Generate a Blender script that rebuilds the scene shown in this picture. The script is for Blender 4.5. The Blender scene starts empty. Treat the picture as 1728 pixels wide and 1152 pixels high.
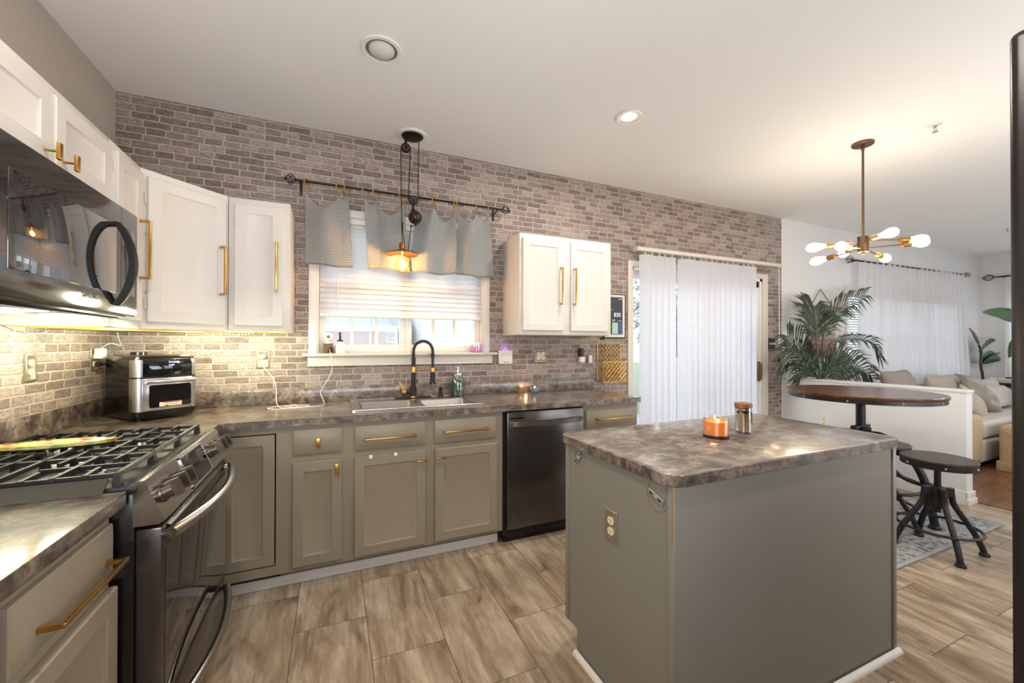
import bpy, bmesh, math, random
from mathutils import Vector, Matrix, noise
random.seed(7)
SC = bpy.context.scene
COL = SC.collection
PI = math.pi
def R(d): return math.radians(d)

# ---------------------------------------------------------------- camera
H = 2.768
cam_d = bpy.data.cameras.new('camera'); cam = bpy.data.objects.new('camera', cam_d); COL.objects.link(cam)
cam_d.sensor_width = 36.0; cam_d.lens = 36.0 * 689.28 / 1728.0
cam_d.clip_start = 0.02; cam_d.clip_end = 300
_a, _b, _c = R(23.7067), R(0.3285), R(0.1034)
_F = Vector((math.sin(_a) * math.cos(_b), math.cos(_a) * math.cos(_b), math.sin(_b)))
_R = Vector((math.cos(_a), -math.sin(_a), 0)); _U = _R.cross(_F)
_R2 = _R * math.cos(_c) + _U * math.sin(_c); _U2 = _U * math.cos(_c) - _R * math.sin(_c)
_m = Matrix((_R2, _U2, -_F)).transposed().to_4x4(); _m.translation = Vector((1.1516, -3.0713, 1.312))
cam.matrix_world = _m
SC.camera = cam

# ---------------------------------------------------------------- world, lights, exposure
SC.view_settings.view_transform = 'Standard'; SC.view_settings.look = 'None'
SC.view_settings.gamma = 1.0; SC.view_settings.use_curve_mapping = False
SC.view_settings.exposure = 0.36
SC.cycles.use_denoising = True
SC.cycles.max_bounces = 10; SC.cycles.diffuse_bounces = 5; SC.cycles.glossy_bounces = 5
SC.cycles.transmission_bounces = 6; SC.cycles.transparent_max_bounces = 16
SC.cycles.caustics_reflective = False; SC.cycles.caustics_refractive = False
SC.cycles.sample_clamp_indirect = 6.0
w = bpy.data.worlds.new('overcast_sky'); SC.world = w; w.use_nodes = True
_bg = w.node_tree.nodes['Background']; _bg.inputs[0].default_value = (0.86, 0.93, 1.0, 1); _bg.inputs[1].default_value = 3.1

def area(name, loc, size, power, color, rot=(0, 0, 0), sy=None, shape=None, spread=180):
    d = bpy.data.lights.new(name, 'AREA'); d.energy = power; d.color = color; d.size = size
    if shape: d.shape = shape
    elif sy: d.shape = 'RECTANGLE'; d.size_y = sy
    d.spread = R(spread)
    o = bpy.data.objects.new(name, d); COL.objects.link(o); o.location = loc; o.rotation_euler = rot
    return o
def point(name, loc, power, color, r=0.03):
    d = bpy.data.lights.new(name, 'POINT'); d.energy = power; d.color = color; d.shadow_soft_size = r
    o = bpy.data.objects.new(name, d); COL.objects.link(o); o.location = loc
    return o
WARM = (1.0, 0.80, 0.58); NEUT = (1.0, 0.92, 0.83); DAY = (0.88, 0.94, 1.0)
# added fill lights at the wall behind the camera, tinted like daylight
area('fill_kitchen_rear', (1.15, -3.68, 1.55), 2.0, 64, (0.93, 0.96, 1.0), (R(128), 0, 0), 1.5)
area('fill_living_rear', (7.6, -3.68, 1.4), 2.6, 46, DAY, (R(112), 0, 0), 1.8)
area('fill_dining_rear', (4.6, -3.68, 1.4), 1.6, 52, (0.93, 0.96, 1.0), (R(128), 0, 0), 1.8)
# added ceiling fill, out of view (the can in view has its own builder)
for _x, _y in ((2.9, -2.7), (0.9, -2.2)):
    area('unseen_ceiling_fill', (_x, _y, H - 0.012), 0.15, 13, NEUT, (0, 0, 0), shape='DISK')
for _x, _y in ((7.6, -2.4), (9.4, -2.4)):
    area('unseen_ceiling_fill', (_x, _y, H - 0.012), 0.15, 12, NEUT, (0, 0, 0), shape='DISK')

# ---------------------------------------------------------------- materials
def lin(c):
    return tuple((v / 255 / 12.92) if v / 255 <= 0.04045 else ((v / 255 + 0.055) / 1.055) ** 2.4 for v in c) + (1.0,)
class NT:
    def __init__(s, name):
        s.m = bpy.data.materials.new(name); s.m.use_nodes = True; s.t = s.m.node_tree; s.t.nodes.clear()
        s.out = s.n('ShaderNodeOutputMaterial')
    def n(s, typ, **kw):
        nd = s.t.nodes.new(typ)
        for k, v in kw.items(): setattr(nd, k, v)
        return nd
    def l(s, a, b): s.t.links.new(a, b)
    def math(s, op, a, b=None, c=None):
        nd = s.n('ShaderNodeMath', operation=op)
        for i, v in enumerate((a, b, c)):
            if v is None: continue
            if isinstance(v, (int, float)): nd.inputs[i].default_value = v
            else: s.l(v, nd.inputs[i])
        return nd.outputs[0]
    def noise(s, vec, scale, detail=3, rough=0.55, dist=0.0):
        nd = s.n('ShaderNodeTexNoise'); nd.inputs['Scale'].default_value = scale; nd.inputs['Detail'].default_value = detail
        nd.inputs['Roughness'].default_value = rough; nd.inputs['Distortion'].default_value = dist
        if vec is not None: s.l(vec, nd.inputs['Vector'])
        return nd.outputs[0]
    def coord(s): return s.n('ShaderNodeTexCoord').outputs['Object']
    def mapping(s, vec, scale=(1, 1, 1), rot=(0, 0, 0), loc=(0, 0, 0)):
        nd = s.n('ShaderNodeMapping'); s.l(vec, nd.inputs[0])
        nd.inputs['Scale'].default_value = scale; nd.inputs['Rotation'].default_value = rot; nd.inputs['Location'].default_value = loc
        return nd.outputs[0]
    def ramp(s, fac, stops, interp='LINEAR'):
        nd = s.n('ShaderNodeValToRGB'); s.l(fac, nd.inputs[0]); cr = nd.color_ramp; cr.interpolation = interp
        while len(cr.elements) > 1: cr.elements.remove(cr.elements[-1])
        cr.elements[0].position = stops[0][0]; cr.elements[0].color = stops[0][1]
        for p, c in stops[1:]:
            e = cr.elements.new(p); e.color = c
        return nd.outputs[0]
    def mix(s, fac, a, b, blend='MIX'):
        nd = s.n('ShaderNodeMix', data_type='RGBA', blend_type=blend)
        for sock, v in ((nd.inputs[0], fac), (nd.inputs[6], a), (nd.inputs[7], b)):
            if isinstance(v, (int, float)): sock.default_value = v
            elif isinstance(v, tuple): sock.default_value = v
            else: s.l(v, sock)
        return nd.outputs[2]
    def bsdf(s, color, rough=0.5, metal=0.0, **kw):
        p = s.n('ShaderNodeBsdfPrincipled')
        for key, v in (('Base Color', color), ('Roughness', rough), ('Metallic', metal)) + tuple(kw.items()):
            key = key.replace('_', ' ')
            if isinstance(v, (int, float, tuple)): p.inputs[key].default_value = v
            else: s.l(v, p.inputs[key])
        return p
    def done(s, sh): s.l(sh.outputs[0] if hasattr(sh, 'outputs') else sh, s.out.inputs[0]); return s.m
    def bump(s, h, strength=0.2, dist=0.002):
        nd = s.n('ShaderNodeBump'); nd.inputs['Strength'].default_value = strength; nd.inputs['Distance'].default_value = dist
        s.l(h, nd.inputs['Height']); return nd.outputs[0]
def paint(name, rgb, rough=0.5, metal=0.0, var=0.06, scale=9.0, bump=0.0, **kw):
    t = NT(name); c = t.coord(); nz = t.noise(c, scale, 3)
    a = lin(rgb); lo = tuple(v * (1 - var) for v in a[:3]) + (1,); hi = tuple(min(1, v * (1 + var)) for v in a[:3]) + (1,)
    p = t.bsdf(t.mix(nz, lo, hi), rough, metal, **kw)
    if bump: t.l(t.bump(t.noise(c, scale * 12, 2), bump), p.inputs['Normal'])
    return t.done(p)
def emis(name, rgb, strength, base=None):
    t = NT(name); e = t.n('ShaderNodeEmission'); e.inputs[0].default_value = lin(rgb); e.inputs[1].default_value = strength
    nz = t.noise(t.coord(), 5); t.l(t.math('MULTIPLY_ADD', nz, strength * 0.1, strength * 0.95), e.inputs[1])
    return t.done(e)
def glass(name, tint=(0.97, 0.985, 0.98, 1), refl=0.09, rough=0.02):
    t = NT(name); tr = t.n('ShaderNodeBsdfTransparent'); tr.inputs[0].default_value = tint
    gl = t.n('ShaderNodeBsdfGlossy'); gl.inputs['Roughness'].default_value = rough
    lw = t.n('ShaderNodeLayerWeight'); lw.inputs[0].default_value = 0.25
    f = t.math('MULTIPLY_ADD', lw.outputs['Facing'], 0.35, refl * t_small(t))
    mx = t.n('ShaderNodeMixShader'); t.l(f, mx.inputs[0]); t.l(tr.outputs[0], mx.inputs[1]); t.l(gl.outputs[0], mx.inputs[2])
    return t.done(mx)
def t_small(t): return 0.6
def sheer(name, rgb, transp=0.25, transl=0.5, pattern=None):
    t = NT(name); d = t.n('ShaderNodeBsdfDiffuse'); tl = t.n('ShaderNodeBsdfTranslucent'); tr = t.n('ShaderNodeBsdfTransparent')
    col = pattern(t) if pattern else t.mix(t.noise(t.coord(), 20), lin(tuple(v * 0.97 for v in rgb)), lin(rgb))
    t.l(col, d.inputs[0]); t.l(col, tl.inputs[0])
    m1 = t.n('ShaderNodeMixShader'); m1.inputs[0].default_value = transl; t.l(d.outputs[0], m1.inputs[1]); t.l(tl.outputs[0], m1.inputs[2])
    m2 = t.n('ShaderNodeMixShader'); m2.inputs[0].default_value = transp; t.l(m1.outputs[0], m2.inputs[1]); t.l(tr.outputs[0], m2.inputs[2])
    return t.done(m2)
def brickpaper(name, ax):
    t = NT(name); c = t.coord(); sp = t.n('ShaderNodeSeparateXYZ'); t.l(c, sp.inputs[0])
    cb = t.n('ShaderNodeCombineXYZ'); t.l(sp.outputs[ax], cb.inputs[0]); t.l(sp.outputs[2], cb.inputs[1]); v = cb.outputs[0]
    nd = t.n('ShaderNodeTexNoise'); nd.inputs['Scale'].default_value = 17; nd.inputs['Detail'].default_value = 4; nd.inputs['Roughness'].default_value = 0.65; t.l(v, nd.inputs['Vector'])
    def warp(off):
        sc = t.n('ShaderNodeVectorMath', operation='MULTIPLY_ADD'); t.l(nd.outputs['Color'], sc.inputs[0]); sc.inputs[1].default_value = (0.022, 0.013, 0)
        ad = t.n('ShaderNodeVectorMath', operation='ADD'); t.l(v, ad.inputs[0]); ad.inputs[1].default_value = off; t.l(ad.outputs[0], sc.inputs[2]); return sc.outputs[0]
    def brick(vec, ms, sm):
        b = t.n('ShaderNodeTexBrick'); t.l(vec, b.inputs['Vector'])
        b.offset = 0.43; b.offset_frequency = 2; b.squash = 0.7; b.squash_frequency = 3
        b.inputs['Color1'].default_value = (0, 0, 0, 1); b.inputs['Color2'].default_value = (1, 1, 1, 1); b.inputs['Mortar'].default_value = (0.5, 0.5, 0.5, 1)
        b.inputs['Scale'].default_value = 1; b.inputs['Mortar Size'].default_value = ms; b.inputs['Mortar Smooth'].default_value = sm
        b.inputs['Bias'].default_value = 0; b.inputs['Brick Width'].default_value = 0.135; b.inputs['Row Height'].default_value = 0.0425
        return b
    b = brick(warp((0, 0, 0)), 0.0042, 0.45); b2 = brick(warp((0, -0.003, 0)), 0.0055, 0.6)
    n1 = t.noise(t.mapping(v, (1, 2.0, 1)), 26, 5, 0.7); n2 = t.noise(t.mapping(v, (1, 1.8, 1)), 75, 4, 0.7); n3 = t.noise(v, 9, 3)
    fac = t.math('ADD', t.math('MULTIPLY', b.outputs[0], 0.45), t.math('MULTIPLY', n1, 0.95))
    col = t.ramp(fac, [(0.30, lin((92, 78, 73))), (0.50, lin((124, 108, 100))), (0.72, lin((150, 134, 125))), (0.95, lin((178, 164, 154)))])
    col = t.mix(t.ramp(n2, [(0.36, (0.75, 0.75, 0.75, 1)), (0.50, (0, 0, 0, 1))]), col, lin((90, 77, 72)))
    col = t.mix(t.math('MULTIPLY', b2.outputs['Fac'], t.math('MULTIPLY_ADD', n2, 1.0, 0.15)), col, lin((80, 68, 63)))
    col = t.mix(t.math('MULTIPLY', t.ramp(b.outputs['Fac'], [(0.12, (0, 0, 0, 1)), (0.5, (1, 1, 1, 1))]), t.math('MULTIPLY_ADD', n3, 0.5, 0.6)), col, lin((190, 178, 168)))
    return t.done(t.bsdf(col, 0.62))
def tilefloor(name):
    t = NT(name); c = t.coord(); v = t.mapping(c, rot=(0, 0, R(90)), loc=(0, 0, 0))
    # tiles 0.31 wide (world X) and 0.61 long (world Y), half bond
    sp = t.n('ShaderNodeSeparateXYZ'); t.l(c, sp.inputs[0])
    cb = t.n('ShaderNodeCombineXYZ'); t.l(t.math('ADD', sp.outputs[1], 0.675 + 0.305 + 6.1), cb.inputs[0]); t.l(t.math('ADD', sp.outputs[0], -0.685 + 6.2), cb.inputs[1])
    def brick(c1, c2, m, ms):
        b = t.n('ShaderNodeTexBrick'); t.l(cb.outputs[0], b.inputs['Vector']); b.offset = 0.5; b.offset_frequency = 2; b.squash = 1
        b.inputs['Color1'].default_value = c1; b.inputs['Color2'].default_value = c2; b.inputs['Mortar'].default_value = m
        b.inputs['Scale'].default_value = 1; b.inputs['Mortar Size'].default_value = ms; b.inputs['Mortar Smooth'].default_value = 0.1
        b.inputs['Bias'].default_value = 0; b.inputs['Brick Width'].default_value = 0.61; b.inputs['Row Height'].default_value = 0.31
        return b
    b = brick((0, 0, 0, 1), (1, 1, 1, 1), (0, 0, 0, 1), 0.0014)
    # shift the grain from tile to tile
    sh = t.n('ShaderNodeVectorMath', operation='MULTIPLY_ADD'); t.l(b.outputs[0], sh.inputs[0]); sh.inputs[1].default_value = (3.1, 7.7, 0); t.l(c, sh.inputs[2])
    g = t.noise(t.mapping(sh.outputs[0], (4.5, 1.0, 1)), 1.9, 6, 0.66, 0.9)
    g2 = t.noise(t.mapping(sh.outputs[0], (34, 3.2, 1)), 1.5, 5, 0.65, 0.6)
    col = t.ramp(g, [(0.28, lin((104, 84, 65))), (0.43, lin((146, 126, 103))), (0.55, lin((174, 156, 133))), (0.72, lin((204, 190, 169)))])
    col = t.mix(t.ramp(g2, [(0.34, (0.5, 0.5, 0.5, 1)), (0.5, (0, 0, 0, 1))]), col, lin((118, 98, 80)))
    col = t.mix(t.ramp(g2, [(0.60, (0, 0, 0, 1)), (0.72, (0.5, 0.5, 0.5, 1))]), col, lin((206, 196, 182)))
    col = t.mix(b.outputs['Fac'], col, lin((66, 50, 40)))
    rg = t.math('MULTIPLY_ADD', g2, 0.14, 0.2)
    return t.done(t.bsdf(col, rg, Specular_IOR_Level=0.6))
def woodfloor(name):
    t = NT(name); c = t.coord(); b = t.n('ShaderNodeTexBrick'); t.l(c, b.inputs['Vector']); b.offset = 0.37
    b.inputs['Color1'].default_value = (0, 0, 0, 1); b.inputs['Color2'].default_value = (1, 1, 1, 1); b.inputs['Mortar'].default_value = (0, 0, 0, 1)
    b.inputs['Scale'].default_value = 1; b.inputs['Mortar Size'].default_value = 0.0015; b.inputs['Brick Width'].default_value = 1.2; b.inputs['Row Height'].default_value = 0.13
    sh = t.n('ShaderNodeVectorMath', operation='MULTIPLY_ADD'); t.l(b.outputs[0], sh.inputs[0]); sh.inputs[1].default_value = (4, 3, 0); t.l(c, sh.inputs[2])
    g = t.noise(t.mapping(sh.outputs[0], (1.5, 14, 1)), 2, 5, 0.6, 0.8)
    col = t.ramp(g, [(0.3, lin((76, 46, 28))), (0.5, lin((118, 77, 50))), (0.7, lin((152, 106, 74)))])
    col = t.mix(b.outputs['Fac'], col, lin((40, 24, 15)))
    return t.done(t.bsdf(col, 0.28))
def laminate(name):
    t = NT(name); c = t.coord()
    n1 = t.noise(c, 12, 6, 0.68, 0.5); n2 = t.noise(c, 70, 5, 0.72, 0.3); n3 = t.noise(t.mapping(c, (1.2, 4, 3)), 4, 5, 0.65, 1.2)
    col = t.ramp(n1, [(0.34, lin((58, 49, 45))), (0.46, lin((92, 79, 71))), (0.58, lin((134, 119, 106))), (0.70, lin((164, 150, 135)))])
    col = t.mix(t.ramp(n2, [(0.38, (0.8, 0.8, 0.8, 1)), (0.52, (0, 0, 0, 1))]), col, lin((56, 48, 45)))
    col = t.mix(t.ramp(n3, [(0.50, (0, 0, 0, 1)), (0.72, (0.6, 0.6, 0.6, 1))]), col, lin((164, 150, 133)))
    rg = t.math('MULTIPLY_ADD', n1, 0.14, 0.3)
    return t.done(t.bsdf(col, rg, Specular_IOR_Level=0.5, Coat_Weight=0.7, Coat_Roughness=0.12))
def wood(name, dark, light, axis=(2, 18, 18), rough=0.4, planks=0.0):
    t = NT(name); c = t.coord(); g = t.noise(t.mapping(c, axis), 2.2, 5, 0.6, 0.8)
    col = t.ramp(g, [(0.3, lin(dark)), (0.7, lin(light))])
    if planks:
        sp = t.n('ShaderNodeSeparateXYZ'); t.l(c, sp.inputs[0]); f = t.math('FRACT', t.math('MULTIPLY', sp.outputs[1], 1 / planks))
        col = t.mix(t.math('LESS_THAN', f, 0.05), col, lin(tuple(v * 0.45 for v in dark)))
    return t.done(t.bsdf(col, rough))
def chevron(t):
    c = t.n('ShaderNodeUVMap').outputs[0]; sp = t.n('ShaderNodeSeparateXYZ'); t.l(c, sp.inputs[0])
    z = t.math('PINGPONG', sp.outputs[0], 0.0075)
    f = t.math('FRACT', t.math('MULTIPLY', t.math('ADD', sp.outputs[1], t.math('MULTIPLY', z, 0.85)), 1 / 0.0115))
    return t.mix(t.math('LESS_THAN', f, 0.42), lin((232, 234, 232)), lin((44, 48, 50)))
def rugmat(name):
    t = NT(name); c = t.coord(); v1 = t.n('ShaderNodeTexVoronoi'); t.l(c, v1.inputs['Vector']); v1.inputs['Scale'].default_value = 26
    n1 = t.noise(c, 46, 5, 0.75, 1.8); n2 = t.noise(c, 6, 3)
    col = t.ramp(t.math('ADD', n1, t.math('MULTIPLY', v1.outputs['Distance'], 0.5)), [(0.48, lin((58, 60, 64))), (0.64, lin((106, 109, 112))), (0.82, lin((166, 167, 166)))])
    col = t.mix(t.ramp(n2, [(0.45, (0, 0, 0, 1)), (0.7, (0.4, 0.4, 0.4, 1))]), col, lin((160, 160, 158)))
    return t.done(t.bsdf(col, 0.95))
def siding(name, rgb, pitch, axis=2):
    t = NT(name); c = t.coord(); sp = t.n('ShaderNodeSeparateXYZ'); t.l(c, sp.inputs[0])
    f = t.math('FRACT', t.math('MULTIPLY', sp.outputs[axis], 1 / pitch))
    return t.done(t.bsdf(t.mix(t.math('LESS_THAN', f, 0.1), lin(rgb), lin(tuple(v * 0.9 for v in rgb))), 0.7))
def outbrick(name):
    t = NT(name); c = t.coord(); sp = t.n('ShaderNodeSeparateXYZ'); t.l(c, sp.inputs[0]); cb = t.n('ShaderNodeCombineXYZ')
    t.l(sp.outputs[0], cb.inputs[0]); t.l(sp.outputs[2], cb.inputs[1]); b = t.n('ShaderNodeTexBrick'); t.l(cb.outputs[0], b.inputs['Vector'])
    b.inputs['Scale'].default_value = 1; b.inputs['Brick Width'].default_value = 0.22; b.inputs['Row Height'].default_value = 0.075; b.inputs['Mortar Size'].default_value = 0.008
    b.inputs['Color1'].default_value = lin((100, 58, 54)); b.inputs['Color2'].default_value = lin((114, 70, 64)); b.inputs['Mortar'].default_value = lin((122, 104, 98))
    return t.done(t.bsdf(b.outputs[0], 0.9))
def leafmat(name, dark, light):
    t = NT(name); n = t.noise(t.coord(), 14, 3); col = t.mix(n, lin(dark), lin(light))
    return t.done(t.bsdf(col, 0.42))
def wax(name, rgb, em, s):
    t = NT(name); n = t.noise(t.coord(), 30, 3); p = t.bsdf(t.mix(n, lin(tuple(v * 0.85 for v in rgb)), lin(rgb)), 0.35, Emission_Color=lin(em), Emission_Strength=s)
    return t.done(p)

M = dict(
    brick_back=brickpaper('brick_wallpaper', 0), brick_left=brickpaper('brick_wallpaper_side', 1),
    wall=paint('greige_wall_paint', (184, 177, 168), 0.8, var=0.02, scale=2), ceil=paint('ceiling_paint', (238, 236, 233), 0.9, var=0.015, scale=2),
    wallw=paint('pale_wall_paint', (226, 226, 226), 0.7, var=0.02, scale=2),
    tile=tilefloor('distressed_vinyl_tile'), woodfl=woodfloor('dark_wood_planks'), lam=laminate('mottled_laminate'),
    taupe=paint('taupe_cabinet_paint', (140, 129, 111), 0.42, var=0.04, scale=6), islandp=paint('grey_island_paint', (131, 127, 119), 0.45, var=0.05, scale=5),
    white=paint('white_cabinet_paint', (216, 211, 204), 0.34, var=0.02, scale=5), trim=paint('white_trim_paint', (226, 222, 216), 0.4, var=0.02),
    cream=paint('cream_trim', (214, 207, 195), 0.45, var=0.02), dark=paint('dark_gap', (18, 16, 15), 0.8),
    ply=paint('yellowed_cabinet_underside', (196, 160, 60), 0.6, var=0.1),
    brass=paint('brushed_brass', (198, 154, 84), 0.3, 1.0, var=0.08, scale=25), black=paint('matte_black_metal', (30, 29, 30), 0.45, 0.3),
    iron=paint('cast_iron', (31, 31, 34), 0.42, 0.2, var=0.15, scale=60, bump=0.15), bronze=paint('dark_bronze', (48, 38, 34), 0.38, 0.7),
    antique=paint('antique_bronze', (116, 92, 66), 0.4, 0.8, var=0.1), steel=paint('stainless_steel', (200, 198, 196), 0.24, 1.0, var=0.04, scale=30),
    sbowl=paint('satin_bowl_steel', (138, 134, 128), 0.32, 1.0, var=0.05), fridge=paint('fridge_black_steel', (56, 52, 52), 0.3, 0.7), knob=paint('brushed_knob', (112, 100, 90), 0.3, 0.9, var=0.05), sock=paint('aged_gold_socket', (176, 138, 80), 0.34, 0.9, var=0.06),
    rsteel=paint('polished_dark_steel', (182, 178, 177), 0.2, 1.0, var=0.06, scale=20), mwsteel=paint('glossy_black_steel', (96, 92, 91), 0.09, 0.92, var=0.04, scale=20),
    bsteel=paint('black_stainless', (96, 92, 91), 0.24, 0.9, var=0.05, scale=20), gloss=paint('black_glass', (12, 12, 13), 0.04, 0.0, Specular_IOR_Level=0.8, var=0.02),
    mirror=paint('dark_mirror_glass', (112, 110, 112), 0.03, 0.92, var=0.02), gblack=paint('gloss_black_plastic', (13, 12, 12), 0.18, var=0.05),
    ivory=paint('ivory_plastic', (226, 214, 178), 0.35), pewter=paint('pewter_plate', (150, 138, 120), 0.35, 0.5), wplastic=paint('white_plastic', (236, 232, 226), 0.35),
    aglass=glass('amber_glass', (1.0, 0.82, 0.5, 1), 0.1), glass=glass('window_glass'), cglass=glass('clear_glass', (0.93, 0.95, 0.95, 1), 0.12), ring=wood('ring_wood', (136, 96, 54), (186, 142, 90), (12, 12, 12)),
    blind=sheer('white_blind_slats', (246, 246, 248), 0.0, 0.6), vane=sheer('white_vinyl_vane', (244, 244, 248), 0.0, 0.6),
    voile=sheer('white_voile', (250, 250, 252), 0.2, 0.6), cheva=sheer('chevron_cotton', (200, 200, 200), 0.02, 0.5, chevron),
    bulb=emis('lit_filament_bulb', (255, 226, 178), 11), bulbw=emis('lit_warm_bulb', (255, 184, 96), 9), can=emis('lit_can_bulb', (255, 247, 232), 14),
    canoff=paint('frosted_bulb', (210, 210, 206), 0.3), fairy=emis('fairy_bulb', (255, 250, 222), 9), disp=emis('display_glyphs', (225, 232, 255), 1.6),
    purple=emis('purple_night_light', (150, 70, 255), 5), copper=paint('aged_copper', (150, 104, 58), 0.35, 0.9, var=0.15), rub=paint('ball_weight', (58, 42, 38), 0.3, 0.5),
    wick=emis('candle_flame', (255, 190, 80), 14),
    toptab=wood('table_top_wood', (58, 32, 20), (112, 68, 42), (3, 30, 10), 0.22), seat=wood('stool_seat_wood', (34, 27, 26), (66, 54, 50), (3, 34, 10), 0.35, 0.062),
    rug=rugmat('faded_grey_rug'), rugb=paint('rug_border', (158, 160, 162), 0.95, var=0.15, scale=40), sofa=paint('oatmeal_upholstery', (194, 190, 184), 0.85, var=0.05, scale=40),
    tan=paint('tan_slipcover', (186, 166, 134), 0.85, var=0.08, scale=12), pill=paint('grey_beige_pillow', (178, 168, 156), 0.7, var=0.1, scale=10), pill2=paint('brown_beige_pillow', (148, 140, 131), 0.8, var=0.06, scale=12),
    pill3=paint('taupe_sateen_pillow', (140, 130, 120), 0.45, var=0.12, scale=9), pill4=paint('pale_grey_pillow', (190, 186, 180), 0.75, var=0.08, scale=12),
    palm=leafmat('palm_leaf', (20, 32, 22), (56, 76, 48)), leaf=leafmat('broad_leaf', (18, 46, 22), (46, 92, 42)), stem=paint('plant_stem', (52, 66, 40), 0.6),
    pot=paint('grey_pot', (120, 116, 112), 0.6), soil=paint('soil', (50, 38, 30), 0.95), dowel=wood('dowel_wood', (150, 108, 66), (190, 150, 104)),
    jute=paint('woven_cotton', (206, 190, 166), 0.95, var=0.12, scale=50), pinkwood=paint('dusty_rose_weave', (160, 128, 122), 0.95, var=0.15, scale=60),
    housetrim=paint('house_trim', (150, 150, 152), 0.6), outwall=siding('white_siding', (200, 201, 204), 0.12), outbrick=outbrick('neighbour_brick'), outroof=siding('pale_metal_roof', (146, 152, 160), 0.6, 0),
    lawn=paint('lawn', (104, 112, 94), 0.95, var=0.2, scale=3), deck=siding('grey_deck', (124, 130, 132), 0.14, 0), fence=siding('pale_fence', (140, 148, 154), 0.15, 0),
    tree=leafmat('tree_leaf', (70, 84, 70), (112, 126, 108)), bark=paint('bark', (110, 98, 88), 0.9),
    green=paint('green_soap', (20, 84, 70), 0.15), amber=wax('amber_wax', (226, 128, 36), (255, 120, 20), 0.42), pink=wax('pink_wax', (246, 120, 190), (255, 80, 170), 0.35),
    blue=paint('blue_ceramic', (104, 124, 150), 0.35), match=wood('matchstick', (196, 156, 100), (222, 186, 132), (30, 30, 4)), mhead=paint('match_head', (40, 48, 50), 0.8),
    cork=wood('lid_wood', (112, 66, 38), (150, 96, 58), (8, 30, 8)), navy=paint('navy_print', (34, 38, 62), 0.5), mint=paint('mint_print', (176, 206, 184), 0.6), bprint=paint('blue_print', (46, 92, 150), 0.6),
    red=paint('red_print', (190, 60, 50), 0.6), lab=paint('cream_label', (222, 210, 176), 0.6), greylab=paint('grey_label', (120, 112, 108), 0.6), gold=paint('gold_wire', (224, 184, 96), 0.34, 1.0, var=0.12, scale=40),
    rust=paint('old_paint_scar', (146, 106, 58), 0.7, var=0.2, scale=60), olive=paint('dark_silicone', (44, 43, 32), 0.6, var=0.1), cup=wood('walnut_block', (84, 56, 36), (130, 92, 60), (20, 20, 4)),
    bookr=paint('red_cover', (120, 44, 50), 0.6), bookg=paint('grey_cover', (92, 90, 94), 0.6), bookw=paint('cream_cover', (204, 198, 188), 0.6), darkob=paint('charcoal_plastic', (40, 40, 44), 0.5),
    dleaf=paint('dry_leaf', (150, 92, 46), 0.7), sprink=paint('sprinkler_metal', (176, 172, 166), 0.35, 0.6), brown=paint('brown_handle', (108, 62, 40), 0.4), paper=paint('white_paper', (240, 238, 232), 0.7))
def ceramic():
    t = NT('painted_ceramic'); n = t.noise(t.coord(), 11, 3, 0.5, 0.8)
    col = t.ramp(n, [(0.34, lin((140, 160, 120))), (0.45, lin((218, 206, 140))), (0.54, lin((226, 204, 90))), (0.62, lin((196, 112, 66)))])
    return t.done(t.bsdf(col, 0.18))
M['ceramic'] = ceramic()

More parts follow.
